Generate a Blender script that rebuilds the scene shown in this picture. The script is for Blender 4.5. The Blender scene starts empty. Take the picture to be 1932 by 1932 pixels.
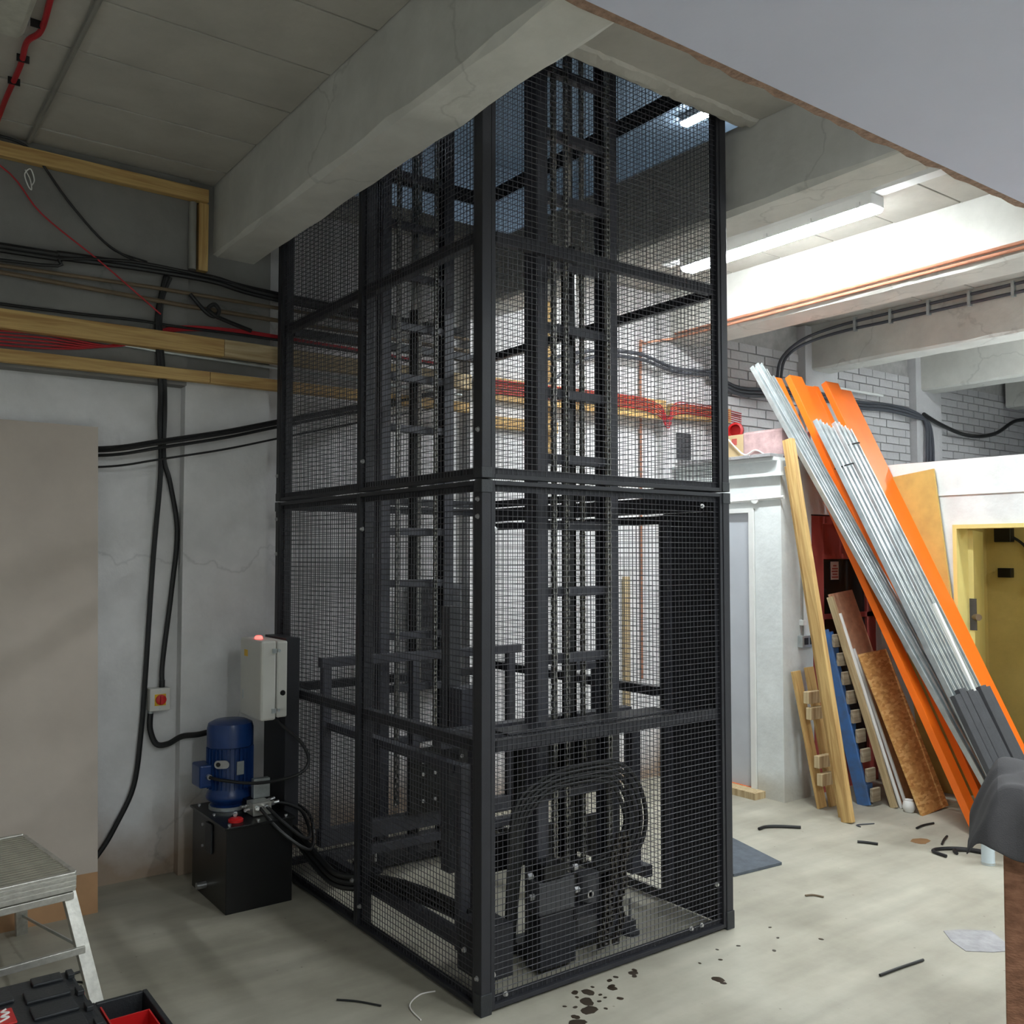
import bpy, math, random
from mathutils import Vector, Matrix
random.seed(7)
S = bpy.context.scene
COL = S.collection

# ------------------------------------------------------------------ camera
cam_d = bpy.data.cameras.new('camera')
cam_d.sensor_width = 36.0
cam_d.sensor_height = 36.0
cam_d.lens = 36.0 * 1760.0 / 1932.0
cam_d.clip_start = 0.05
cam_d.clip_end = 100
cam = bpy.data.objects.new('camera', cam_d)
COL.objects.link(cam)
YAW, PITCH = math.radians(36.367), math.radians(2.57)
Fv = Vector((math.sin(YAW) * math.cos(PITCH), math.cos(YAW) * math.cos(PITCH), math.sin(PITCH)))
Rv = Vector((math.cos(YAW), -math.sin(YAW), 0))
Uv = Rv.cross(Fv)
mw = Matrix.Identity(4)
for i in range(3):
    mw[i][0], mw[i][1], mw[i][2] = Rv[i], Uv[i], -Fv[i]
mw[0][3], mw[1][3], mw[2][3] = -2.1005, -3.0538, 1.8
cam.matrix_world = mw
S.camera = cam

# ------------------------------------------------------------------ world / exposure
w = bpy.data.worlds.new('world')
S.world = w
w.use_nodes = True
w.node_tree.nodes['Background'].inputs[0].default_value = (0.75, 0.8, 0.9, 1)
w.node_tree.nodes['Background'].inputs[1].default_value = 0.02
S.view_settings.view_transform = 'Standard'
S.view_settings.look = 'None'
S.view_settings.gamma = 1.0
S.view_settings.use_curve_mapping = False
S.view_settings.exposure = 0.53
LAMP_E = 80.0          # radiance of the fluorescent diffusers

# ------------------------------------------------------------------ materials
def lin(c):
    return tuple(((v / 255.0) / 12.92 if v / 255.0 <= 0.04045 else ((v / 255.0 + 0.055) / 1.055) ** 2.4) for v in c) + (1.0,)

def _mk(name):
    m = bpy.data.materials.new(name)
    m.use_nodes = True
    nt = m.node_tree
    return m, nt, nt.nodes['Principled BSDF']

def N(nt, t, **kw):
    n = nt.nodes.new(t)
    for k, v in kw.items():
        setattr(n, k, v)
    return n

def mat(name, rgb, rough=0.6, metal=0.0, var=0.15, scale=6.0, bump=0.0, bscale=40.0, stretch=(1, 1, 1), spec=0.5, alt=None):
    """base colour with two octaves of mottling and fine relief"""
    m, nt, b = _mk(name)
    c = lin(rgb)
    tc = N(nt, 'ShaderNodeTexCoord')
    mp = N(nt, 'ShaderNodeMapping')
    mp.inputs['Scale'].default_value = stretch
    nt.links.new(tc.outputs['Object'], mp.inputs[0])
    nz = N(nt, 'ShaderNodeTexNoise')
    nz.inputs['Scale'].default_value = scale
    nz.inputs['Detail'].default_value = 6
    nz.inputs['Roughness'].default_value = 0.6
    nt.links.new(mp.outputs[0], nz.inputs['Vector'])
    rp = N(nt, 'ShaderNodeValToRGB')
    rp.color_ramp.elements[0].position = 0.3
    rp.color_ramp.elements[1].position = 0.7
    lo = tuple(v * (1 - var) for v in c[:3]) + (1,)
    hi = tuple(min(1, v * (1 + var)) for v in c[:3]) + (1,)
    if alt:
        lo = lin(alt)
    rp.color_ramp.elements[0].color = lo
    rp.color_ramp.elements[1].color = hi
    nt.links.new(nz.outputs['Fac'], rp.inputs[0])
    nt.links.new(rp.outputs[0], b.inputs['Base Color'])
    b.inputs['Roughness'].default_value = rough
    b.inputs['Metallic'].default_value = metal
    b.inputs['Specular IOR Level'].default_value = spec
    if bump:
        n2 = N(nt, 'ShaderNodeTexNoise')
        n2.inputs['Scale'].default_value = bscale
        n2.inputs['Detail'].default_value = 4
        nt.links.new(mp.outputs[0], n2.inputs['Vector'])
        bp = N(nt, 'ShaderNodeBump')
        bp.inputs['Strength'].default_value = bump
        bp.inputs['Distance'].default_value = 0.01
        nt.links.new(n2.outputs['Fac'], bp.inputs['Height'])
        nt.links.new(bp.outputs[0], b.inputs['Normal'])
    return m

def wood(name, rgb, dark, axis=2, rough=0.7):
    """grain stretched along one local axis"""
    m, nt, b = _mk(name)
    tc = N(nt, 'ShaderNodeTexCoord')
    mp = N(nt, 'ShaderNodeMapping')
    sc = [14.0, 14.0, 14.0]
    sc[axis] = 0.9
    mp.inputs['Scale'].default_value = sc
    nt.links.new(tc.outputs['Object'], mp.inputs[0])
    nz = N(nt, 'ShaderNodeTexNoise')
    nz.inputs['Scale'].default_value = 2.2
    nz.inputs['Detail'].default_value = 7
    nz.inputs['Distortion'].default_value = 1.2
    nt.links.new(mp.outputs[0], nz.inputs['Vector'])
    rp = N(nt, 'ShaderNodeValToRGB')
    rp.color_ramp.elements[0].position = 0.32
    rp.color_ramp.elements[1].position = 0.62
    rp.color_ramp.elements[0].color = lin(dark)
    rp.color_ramp.elements[1].color = lin(rgb)
    nt.links.new(nz.outputs['Fac'], rp.inputs[0])
    nt.links.new(rp.outputs[0], b.inputs['Base Color'])
    b.inputs['Roughness'].default_value = rough
    bp = N(nt, 'ShaderNodeBump')
    bp.inputs['Strength'].default_value = 0.15
    bp.inputs['Distance'].default_value = 0.004
    nt.links.new(nz.outputs['Fac'], bp.inputs['Height'])
    nt.links.new(bp.outputs[0], b.inputs['Normal'])
    return m

def plaster(name, rgb, dirt, dz=0.55, amount=0.85, crack=True, rough=0.75):
    """painted masonry: mottling, hairline cracks, damp stain rising from the floor"""
    m, nt, b = _mk(name)
    ge = N(nt, 'ShaderNodeNewGeometry')
    sx = N(nt, 'ShaderNodeSeparateXYZ')
    nt.links.new(ge.outputs['Position'], sx.inputs[0])
    n1 = N(nt, 'ShaderNodeTexNoise'); n1.inputs['Scale'].default_value = 2.5; n1.inputs['Detail'].default_value = 8
    n1.inputs['Roughness'].default_value = 0.65
    nt.links.new(ge.outputs['Position'], n1.inputs['Vector'])
    rp = N(nt, 'ShaderNodeValToRGB')
    c = lin(rgb)
    rp.color_ramp.elements[0].position = 0.3; rp.color_ramp.elements[1].position = 0.65
    rp.color_ramp.elements[0].color = tuple(v * 0.8 for v in c[:3]) + (1,)
    rp.color_ramp.elements[1].color = c
    nt.links.new(n1.outputs['Fac'], rp.inputs[0])
    # stain mask
    mr = N(nt, 'ShaderNodeMapRange'); mr.inputs['From Min'].default_value = 0.0; mr.inputs['From Max'].default_value = dz
    mr.inputs['To Min'].default_value = 0.62; mr.inputs['To Max'].default_value = 0.0
    nt.links.new(sx.outputs['Z'], mr.inputs['Value'])
    n2 = N(nt, 'ShaderNodeTexNoise'); n2.inputs['Scale'].default_value = 1.7; n2.inputs['Detail'].default_value = 6
    nt.links.new(ge.outputs['Position'], n2.inputs['Vector'])
    ad = N(nt, 'ShaderNodeMath', operation='ADD'); nt.links.new(mr.outputs[0], ad.inputs[0]); nt.links.new(n2.outputs['Fac'], ad.inputs[1])
    r2 = N(nt, 'ShaderNodeValToRGB'); r2.color_ramp.elements[0].position = 0.66; r2.color_ramp.elements[1].position = 1.0
    nt.links.new(ad.outputs[0], r2.inputs[0])
    ml = N(nt, 'ShaderNodeMath', operation='MULTIPLY'); ml.inputs[1].default_value = amount
    nt.links.new(r2.outputs[0], ml.inputs[0])
    mx = N(nt, 'ShaderNodeMixRGB'); mx.inputs[2].default_value = lin(dirt)
    nt.links.new(ml.outputs[0], mx.inputs[0]); nt.links.new(rp.outputs[0], mx.inputs[1])
    last = mx
    if crack:
        vo = N(nt, 'ShaderNodeTexVoronoi', feature='DISTANCE_TO_EDGE'); vo.inputs['Scale'].default_value = 0.9
        dn = N(nt, 'ShaderNodeTexNoise'); dn.inputs['Scale'].default_value = 3.0; dn.inputs['Detail'].default_value = 6
        nt.links.new(ge.outputs['Position'], dn.inputs['Vector'])
        va = N(nt, 'ShaderNodeMixRGB'); va.inputs[0].default_value = 0.35
        nt.links.new(ge.outputs['Position'], va.inputs[1]); nt.links.new(dn.outputs['Color'], va.inputs[2])
        nt.links.new(va.outputs[0], vo.inputs['Vector'])
        r3 = N(nt, 'ShaderNodeValToRGB'); r3.color_ramp.elements[0].position = 0.0; r3.color_ramp.elements[1].position = 0.008
        r3.color_ramp.elements[0].color = (0.55, 0.55, 0.55, 1)
        nt.links.new(vo.outputs['Distance'], r3.inputs[0])
        m3 = N(nt, 'ShaderNodeMixRGB', blend_type='MULTIPLY'); m3.inputs[0].default_value = 0.4
        nt.links.new(mx.outputs[0], m3.inputs[1]); nt.links.new(r3.outputs[0], m3.inputs[2])
        last = m3
    nt.links.new(last.outputs[0], b.inputs['Base Color'])
    b.inputs['Roughness'].default_value = rough
    n4 = N(nt, 'ShaderNodeTexNoise'); n4.inputs['Scale'].default_value = 14; n4.inputs['Detail'].default_value = 8
    nt.links.new(ge.outputs['Position'], n4.inputs['Vector'])
    bp = N(nt, 'ShaderNodeBump'); bp.inputs['Strength'].default_value = 0.35; bp.inputs['Distance'].default_value = 0.012
    nt.links.new(n4.outputs['Fac'], bp.inputs['Height']); nt.links.new(bp.outputs[0], b.inputs['Normal'])
    return m

def floor_mat():
    m, nt, b = _mk('floor_concrete')
    ge = N(nt, 'ShaderNodeNewGeometry')
    n1 = N(nt, 'ShaderNodeTexNoise'); n1.inputs['Scale'].default_value = 1.3; n1.inputs['Detail'].default_value = 9; n1.inputs['Roughness'].default_value = 0.62
    nt.links.new(ge.outputs['Position'], n1.inputs['Vector'])
    rp = N(nt, 'ShaderNodeValToRGB')
    e = rp.color_ramp.elements
    e[0].position = 0.28; e[0].color = lin((140, 135, 121))
    e[1].position = 0.72; e[1].color = lin((178, 174, 160))
    k = e.new(0.5); k.color = lin((162, 157, 143))
    nt.links.new(n1.outputs['Fac'], rp.inputs[0])
    # dusty trowel streaks
    mp = N(nt, 'ShaderNodeMapping'); mp.inputs['Scale'].default_value = (1.0, 7.0, 1.0); mp.inputs['Rotation'].default_value = (0, 0, 0.5)
    nt.links.new(ge.outputs['Position'], mp.inputs[0])
    n2 = N(nt, 'ShaderNodeTexNoise'); n2.inputs['Scale'].default_value = 1.1; n2.inputs['Detail'].default_value = 5
    nt.links.new(mp.outputs[0], n2.inputs['Vector'])
    mx = N(nt, 'ShaderNodeMixRGB', blend_type='OVERLAY'); mx.inputs[0].default_value = 0.3
    nt.links.new(rp.outputs[0], mx.inputs[1]); nt.links.new(n2.outputs['Fac'], mx.inputs[2])
    # small dark specks
    vo = N(nt, 'ShaderNodeTexVoronoi'); vo.inputs['Scale'].default_value = 9.0
    nt.links.new(ge.outputs['Position'], vo.inputs['Vector'])
    r3 = N(nt, 'ShaderNodeValToRGB'); r3.color_ramp.elements[0].position = 0.035; r3.color_ramp.elements[1].position = 0.055
    r3.color_ramp.elements[0].color = (0.35, 0.33, 0.3, 1)
    nt.links.new(vo.outputs['Distance'], r3.inputs[0])
    m3 = N(nt, 'ShaderNodeMixRGB', blend_type='MULTIPLY'); m3.inputs[0].default_value = 0.5
    nt.links.new(mx.outputs[0], m3.inputs[1]); nt.links.new(r3.outputs[0], m3.inputs[2])
    nt.links.new(m3.outputs[0], b.inputs['Base Color'])
    b.inputs['Roughness'].default_value = 0.62
    n4 = N(nt, 'ShaderNodeTexNoise'); n4.inputs['Scale'].default_value = 30; n4.inputs['Detail'].default_value = 6
    nt.links.new(ge.outputs['Position'], n4.inputs['Vector'])
    bp = N(nt, 'ShaderNodeBump'); bp.inputs['Strength'].default_value = 0.2; bp.inputs['Distance'].default_value = 0.004
    nt.links.new(n4.outputs['Fac'], bp.inputs['Height']); nt.links.new(bp.outputs[0], b.inputs['Normal'])
    return m

def osb_mat():
    m, nt, b = _mk('osb_strands')
    tc = N(nt, 'ShaderNodeTexCoord')
    mp = N(nt, 'ShaderNodeMapping'); mp.inputs['Scale'].default_value = (26, 26, 60)
    mp.inputs['Rotation'].default_value = (0.4, 0.6, 0.5)
    nt.links.new(tc.outputs['Object'], mp.inputs[0])
    vo = N(nt, 'ShaderNodeTexVoronoi'); vo.inputs['Scale'].default_value = 1.0
    nt.links.new(mp.outputs[0], vo.inputs['Vector'])
    rp = N(nt, 'ShaderNodeValToRGB')
    e = rp.color_ramp.elements
    e[0].color = lin((176, 124, 66)); e[1].color = lin((232, 190, 128))
    k = e.new(0.5); k.color = lin((206, 154, 90))
    nt.links.new(vo.outputs['Color'], rp.inputs[0])
    nt.links.new(rp.outputs[0], b.inputs['Base Color'])
    b.inputs['Roughness'].default_value = 0.75
    return m

def emit(name, rgb, strength):
    m, nt, b = _mk(name)
    b.inputs['Base Color'].default_value = rgb + (1,)
    b.inputs['Emission Color'].default_value = rgb + (1,)
    b.inputs['Emission Strength'].default_value = strength
    return m

M = {}
M['floor'] = floor_mat()
M['wall'] = plaster('wall_paint', (228, 226, 227), (150, 124, 98))
M['wall_white'] = plaster('white_wall_paint', (232, 236, 236), (176, 168, 150), dz=0.25, amount=0.6, crack=False)
M['rawwall'] = plaster('bare_grey_wall', (134, 132, 130), (104, 100, 96), dz=0.01, amount=0.4)
M['ceil'] = plaster('ceiling_paint', (190, 186, 178), (150, 144, 132), dz=0.01, amount=0.25, crack=False)
M['beam'] = plaster('beam_concrete', (214, 212, 206), (150, 142, 128), dz=0.01, amount=0.3)
M['board'] = mat('plasterboard_grey', (206, 208, 226), 0.8, var=0.03, scale=1.5, bump=0.05, bscale=60)
M['boardedge'] = mat('torn_board_edge', (150, 122, 104), 0.9, var=0.35, scale=30, bump=0.8, bscale=50)
M['brick'] = mat('painted_brick', (196, 194, 196), 0.75, var=0.08, scale=5, bump=0.5, bscale=30)
M['mortar'] = mat('mortar', (176, 173, 172), 0.9, var=0.15, scale=12, bump=0.4)
M['black'] = mat('black_powder_coat', (44, 44, 49), 0.48, var=0.08, scale=20, bump=0.08, bscale=250, spec=0.35)
M['wire'] = mat('black_mesh_wire', (60, 59, 65), 0.42, var=0.05)
M['mast'] = mat('mast_dark_grey_steel', (62, 62, 70), 0.45, var=0.12, scale=10)
M['tank'] = mat('black_tank_paint', (14, 14, 16), 0.35, var=0.15, scale=8, bump=0.04, bscale=120)
M['chain'] = mat('oiled_chain_steel', (176, 174, 170), 0.3, metal=0.9, var=0.3, scale=60)
M['chaindark'] = mat('greasy_chain_steel', (96, 92, 88), 0.4, metal=0.85, var=0.3, scale=60)
M['zinc'] = mat('zinc_fittings', (200, 200, 202), 0.28, metal=0.9, var=0.1, scale=30)
M['galv'] = mat('galvanised_steel', (196, 202, 204), 0.36, metal=0.7, var=0.18, scale=14, bump=0.05, bscale=60)
M['alu'] = mat('worn_aluminium', (196, 194, 188), 0.4, metal=0.65, var=0.2, scale=25, bump=0.1, bscale=80)
M['ribalu'] = mat('ribbed_aluminium', (164, 160, 146), 0.5, metal=0.4, var=0.15, scale=10)
M['orange'] = mat('orange_paint', (250, 116, 28), 0.4, var=0.06, scale=4)
M['timber'] = wood('pine', (206, 172, 112), (172, 132, 78), axis=2)
M['timberx'] = wood('pine_batten', (196, 148, 88), (150, 100, 52), axis=0)
M['timbery'] = wood('pale_timber', (204, 184, 146), (168, 142, 104), axis=2)
M['greywood'] = wood('weathered_pallet_wood', (176, 162, 140), (134, 120, 100), axis=0)
M['bluewood'] = mat('blue_pallet_paint', (56, 104, 168), 0.7, var=0.25, scale=10, alt=(74, 96, 126))
M['osb'] = osb_mat()
M['chip'] = mat('chipboard', (196, 150, 120), 0.8, var=0.18, scale=18, bump=0.2, bscale=80)
M['ply'] = mat('rough_brown_plywood', (142, 100, 78), 0.85, var=0.3, scale=5, bump=0.5, bscale=25, stretch=(3, 3, 7), alt=(110, 74, 54))
M['yelboard'] = mat('yellow_chipboard', (196, 164, 92), 0.8, var=0.15, scale=6)
M['plasterpink'] = mat('skimmed_plasterboard', (190, 178, 168), 0.85, var=0.1, scale=2.2, bump=0.05)
M['browncard'] = mat('bare_board_paper', (176, 136, 100), 0.85, var=0.12, scale=5)
M['blue'] = mat('blue_motor_enamel', (20, 54, 112), 0.32, var=0.1, scale=12)
M['ctrl'] = mat('light_grey_enclosure', (206, 204, 198), 0.45, var=0.03)
M['white'] = mat('white_plastic', (232, 232, 230), 0.45, var=0.04)
M['yellow'] = mat('yellow_plastic', (226, 180, 30), 0.45, var=0.05)
M['red'] = mat('red_plastic', (196, 26, 28), 0.4, var=0.06)
M['redcable'] = mat('red_cable_sheath', (178, 34, 44), 0.5, var=0.1)
M['redpaint'] = mat('faded_red_paint', (178, 84, 78), 0.6, var=0.12, scale=3)
M['cable'] = mat('black_cable_sheath', (26, 26, 28), 0.5, var=0.1)
M['greycable'] = mat('grey_cable_sheath', (74, 76, 84), 0.5, var=0.1)
M['hose'] = mat('hydraulic_hose_rubber', (24, 24, 26), 0.42, var=0.2, scale=40)
M['copper'] = mat('copper_pipe', (196, 138, 112), 0.45, metal=0.5, var=0.2, scale=8)
M['brownpipe'] = mat('dull_brown_pipe', (110, 94, 74), 0.6, var=0.2)
M['greypipe'] = mat('painted_conduit', (140, 138, 132), 0.6, var=0.1)
M['rubber'] = mat('grey_rubber_mat', (84, 90, 98), 0.85, var=0.2, scale=18, bump=0.3, bscale=90)
M['oil'] = mat('oil_stain', (58, 48, 38), 0.35, var=0.2)
M['rust'] = mat('rusty_stain', (130, 96, 62), 0.7, var=0.2)
M['patch'] = mat('floor_repair_mortar', (158, 156, 158), 0.8, var=0.2, scale=14, bump=0.3)
M['cloth'] = mat('dark_grey_cloth', (62, 60, 62), 0.9, var=0.15, scale=10, bump=0.3, bscale=300)
M['ylwall'] = plaster('yellow_wall_paint', (214, 190, 116), (150, 128, 60), dz=0.3, amount=0.5, crack=False)
M['yldoor'] = mat('cream_yellow_door_paint', (222, 206, 132), 0.45, var=0.06, scale=3)
M['doorgrey'] = mat('pale_grey_door_paint', (190, 194, 202), 0.5, var=0.06, scale=2.5)
M['glassdark'] = mat('dark_glazing', (40, 40, 42), 0.15, var=0.2, scale=2)
M['card'] = mat('cardboard', (196, 172, 132), 0.8, var=0.06)
M['wrap'] = mat('pink_shrink_wrap', (190, 160, 160), 0.25, var=0.25, scale=9, bump=0.4, bscale=30)
M['paper'] = mat('paper', (226, 220, 216), 0.7, var=0.04)
M['plasticblk'] = mat('black_polypropylene', (40, 42, 46), 0.5, var=0.12, scale=15, bump=0.15, bscale=120)
M['lampbody'] = mat('lamp_housing_plastic', (206, 206, 206), 0.45, var=0.05)
M['lampoff'] = mat('dusty_lamp_diffuser', (186, 184, 174), 0.35, var=0.15, scale=20)
M['lamp'] = emit('fluorescent_diffuser', (0.91, 0.985, 1.0), LAMP_E)
M['lampnew'] = emit('bright_fluorescent_diffuser', (0.91, 0.985, 1.0), LAMP_E * 1.35)
M['lampup'] = emit('upstairs_fluorescent', (0.78, 0.88, 1.0), LAMP_E * 1.3)
M['redled'] = emit('red_indicator', (1.0, 0.06, 0.05), 4.0)
M['upwall'] = mat('pale_blue_upstairs_wall', (150, 166, 178), 0.7, var=0.06, scale=2)
M['can'] = mat('pale_blue_can', (206, 218, 226), 0.4, var=0.05)
M['dkgrey'] = mat('dark_grey_profile', (70, 70, 74), 0.45, var=0.15, scale=14)

# ------------------------------------------------------------------ geometry helpers
class MB:
    def __init__(s):
        s.v, s.f = [], []
    def add(s, vs, fs):
        o = len(s.v)
        s.v += [Vector(p) for p in vs]
        s.f += [tuple(o + i for i in f) for f in fs]
        return s
    def box(s, x0, x1, y0, y1, z0, z1):
        vs = [(x0, y0, z0), (x1, y0, z0), (x1, y1, z0), (x0, y1, z0), (x0, y0, z1), (x1, y0, z1), (x1, y1, z1), (x0, y1, z1)]
        return s.add(vs, [(3, 2, 1, 0), (4, 5, 6, 7), (0, 1, 5, 4), (1, 2, 6, 5), (2, 3, 7, 6), (3, 0, 4, 7)])
    def prism(s, prof, p0, p1, side=(1, 0, 0)):
        """closed profile [(u, v)] swept from p0 to p1; u runs along side"""
        p0, p1 = Vector(p0), Vector(p1)
        d = (p1 - p0).normalized()
        u = Vector(side); u = (u - d * u.dot(d)).normalized()
        v = d.cross(u)
        n = len(prof)
        vs = [p0 + u * a + v * b for a, b in prof] + [p1 + u * a + v * b for a, b in prof]
        fs = [tuple(range(n - 1, -1, -1)), tuple(range(n, 2 * n))]
        fs += [(i, (i + 1) % n, n + (i + 1) % n, n + i) for i in range(n)]
        return s.add(vs, fs)
    def bar(s, p0, p1, wu, wv, side=(1, 0, 0)):
        a, b = wu / 2, wv / 2
        return s.prism([(-a, -b), (a, -b), (a, b), (-a, b)], p0, p1, side)
    def cyl(s, p0, p1, r, n=12, r1=None):
        p0, p1 = Vector(p0), Vector(p1)
        r1 = r if r1 is None else r1
        d = (p1 - p0).normalized()
        u = d.orthogonal().normalized(); v = d.cross(u)
        vs = []
        for p, q in ((p0, r), (p1, r1)):
            for i in range(n):
                a = 2 * math.pi * i / n
                vs.append(p + u * (q * math.cos(a)) + v * (q * math.sin(a)))
        fs = [tuple(range(n - 1, -1, -1)), tuple(range(n, 2 * n))]
        fs += [(i, (i + 1) % n, n + (i + 1) % n, n + i) for i in range(n)]
        return s.add(vs, fs)
    def wire(s, p0, p1, r, n=6):
        """open hexagonal wire, no caps"""
        p0, p1 = Vector(p0), Vector(p1)
        d = (p1 - p0).normalized(); u = d.orthogonal().normalized(); v = d.cross(u)
        vs = []
        for p in (p0, p1):
            for i in range(n):
                a = 2 * math.pi * i / n
                vs.append(p + u * (r * math.cos(a)) + v * (r * math.sin(a)))
        return s.add(vs, [(i, (i + 1) % n, n + (i + 1) % n, n + i) for i in range(n)])
    def tube(s, pts, r, n=8, sub=6):
        """round tube along a Catmull-Rom spline through pts"""
        P = [Vector(p) for p in pts]
        if len(P) > 2 and sub > 1:
            Q = []
            for i in range(len(P) - 1):
                a = P[max(i - 1, 0)]; b = P[i]; c = P[i + 1]; d = P[min(i + 2, len(P) - 1)]
                for k in range(sub):
                    t = k / sub
                    Q.append(0.5 * ((2 * b) + (c - a) * t + (2 * a - 5 * b + 4 * c - d) * t * t + (3 * b - a - 3 * c + d) * t ** 3))
            Q.append(P[-1]); P = Q
        T = [(P[min(i + 1, len(P) - 1)] - P[max(i - 1, 0)]).normalized() for i in range(len(P))]
        u = T[0].orthogonal().normalized()
        vs = []
        for p, t in zip(P, T):
            u = (u - t * u.dot(t)).normalized(); v = t.cross(u)
            for i in range(n):
                a = 2 * math.pi * i / n
                vs.append(p + u * (r * math.cos(a)) + v * (r * math.sin(a)))
        m = len(P)
        fs = [tuple(range(n - 1, -1, -1)), tuple(range((m - 1) * n, m * n))]
        for j in range(m - 1):
            fs += [(j * n + i, j * n + (i + 1) % n, (j + 1) * n + (i + 1) % n, (j + 1) * n + i) for i in range(n)]
        return s.add(vs, fs)
    def lathe(s, prof, c, axis=(0, 0, 1), n=20):
        """profile [(r, h)] revolved about axis through c"""
        c = Vector(c); d = Vector(axis).normalized(); u = d.orthogonal().normalized(); v = d.cross(u)
        vs = []
        for r, h in prof:
            for i in range(n):
                a = 2 * math.pi * i / n
                vs.append(c + d * h + u * (r * math.cos(a)) + v * (r * math.sin(a)))
        m = len(prof)
        fs = [tuple(range(n - 1, -1, -1)), tuple(range((m - 1) * n, m * n))]
        for j in range(m - 1):
            fs += [(j * n + i, j * n + (i + 1) % n, (j + 1) * n + (i + 1) % n, (j + 1) * n + i) for i in range(n)]
        return s.add(vs, fs)
    def build(s, name, material, parent=None, smooth=False, bevel=0.0, at=None):
        lo = Vector((min(p.x for p in s.v), min(p.y for p in s.v), min(p.z for p in s.v)))
        hi = Vector((max(p.x for p in s.v), max(p.y for p in s.v), max(p.z for p in s.v)))
        o = Vector(at) if at else Vector(((lo.x + hi.x) / 2, (lo.y + hi.y) / 2, lo.z))
        me = bpy.data.meshes.new(name)
        me.from_pydata([p - o for p in s.v], [], s.f)
        me.update()
        if smooth:
            me.polygons.foreach_set('use_smooth', [True] * len(me.polygons))
            me.set_sharp_from_angle(angle=math.radians(38))
        ob = bpy.data.objects.new(name, me)
        me.materials.append(M[material] if isinstance(material, str) else material)
        place(ob, o, parent)
        if bevel:
            b = ob.modifiers.new('edge', 'BEVEL'); b.width = bevel; b.segments = 2; b.limit_method = 'ANGLE'
        return ob

WL = {}
def place(ob, o, parent=None):
    COL.objects.link(ob)
    if parent is not None:
        ob.parent = parent
        ob.location = Vector(o) - WL[parent]
    else:
        ob.location = o
    WL[ob] = Vector(o)

def tag(o, label=None, cat=None, group=None, kind=None):
    if label: o['label'] = label
    if cat: o['category'] = cat
    if group: o['group'] = group
    if kind: o['kind'] = kind
    return o

def thing(name, loc, label, cat, group=None):
    e = bpy.data.objects.new(name, None)
    e.empty_display_size = 0.1
    place(e, loc)
    return tag(e, label, cat, group)

def box(name, mat_, x0, x1, y0, y1, z0, z1, parent=None, bevel=0.0, kind=None):
    o = MB().box(x0, x1, y0, y1, z0, z1).build(name, mat_, parent, bevel=bevel)
    if kind: o['kind'] = kind
    return o

def swept(name, mat_, prof, p0, p1, side=(1, 0, 0), parent=None, bevel=0.0, smooth=False):
    """profile swept along local Z, object turned into place (so grain follows the piece)"""
    p0, p1 = Vector(p0), Vector(p1)
    d = (p1 - p0); L = d.length; d.normalize()
    u = Vector(side); u = (u - d * u.dot(d)).normalized(); v = d.cross(u)
    n = len(prof)
    vs = [(a, b, 0) for a, b in prof] + [(a, b, L) for a, b in prof]
    fs = [tuple(range(n - 1, -1, -1)), tuple(range(n, 2 * n))] + [(i, (i + 1) % n, n + (i + 1) % n, n + i) for i in range(n)]
    me = bpy.data.meshes.new(name)
    me.from_pydata(vs, [], fs); me.update()
    me.materials.append(M[mat_])
    if smooth:
        me.polygons.foreach_set('use_smooth', [True] * len(me.polygons)); me.set_sharp_from_angle(angle=math.radians(38))
    ob = bpy.data.objects.new(name, me)
    place(ob, p0, parent)
    ob.rotation_euler = Matrix(((u.x, v.x, d.x), (u.y, v.y, d.y), (u.z, v.z, d.z))).to_euler()
    if bevel:
        b = ob.modifiers.new('edge', 'BEVEL'); b.width = bevel; b.segments = 2; b.limit_method = 'ANGLE'
    return ob

def rect(wu, wv):
    return [(-wu / 2, -wv / 2), (wu / 2, -wv / 2), (wu / 2, wv / 2), (-wu / 2, wv / 2)]

def cchan(wu, wv, t):
    """C section, web at v = +wv/2, flanges towards -v"""
    a, b = wu / 2, wv / 2
    return [(-a, b), (-a, -b), (-a + t, -b), (-a + t, b - t), (a - t, b - t), (a - t, -b), (a, -b), (a, b)]

def lippedc(wu, wv, t, lip):
    a, b = wu / 2, wv / 2
    return [(-a, b), (-a, -b), (-a + lip, -b), (-a + lip, -b + t), (-a + t, -b + t), (-a + t, b - t),
            (a - t, b - t), (a - t, -b + t), (a - lip, -b + t), (a - lip, -b), (a, -b), (a, b)]

# ================================================================== STRUCTURE
CZ, BZ, YB = 3.96, 3.54, 2.41          # ceiling, beam soffit, back wall face
f_ = box('floor', 'floor', -4.2, 11.2, -6.5, YB + 0.2, -0.15, 0.0, kind='structure')

# ---- back wall with lintel, pilasters
wb = box('wall_back', 'wall', -4.2, 4.2, YB, YB + 0.2, 0, CZ, kind='structure')
box('lintel', 'rawwall', -4.2, -0.46, 2.31, YB + 0.01, 2.76, CZ - 0.002, wb)
box('pilaster', 'wall', -0.46, 0.04, 2.33, YB + 0.01, 0, 2.86, wb)
box('pilaster', 'rawwall', -0.46, 0.04, 2.331, YB + 0.01, 2.86, CZ - 0.003, wb)
for x0 in (1.50, 3.40):
    box('pilaster', 'wall', x0, x0 + 0.5, 2.33, YB + 0.01, 0, CZ - 0.003, wb)
wr = MB()
wr.box(4.2, 11.2, YB + 0.012, YB + 0.2, 0, CZ)
wbr = wr.build('wall_brick', 'mortar'); tag(wbr, kind='structure')
for x0 in (5.30, 7.20):
    box('pilaster', 'brick', x0, x0 + 0.5, 2.33, YB + 0.02, 2.4, CZ - 0.003, wbr)
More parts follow.
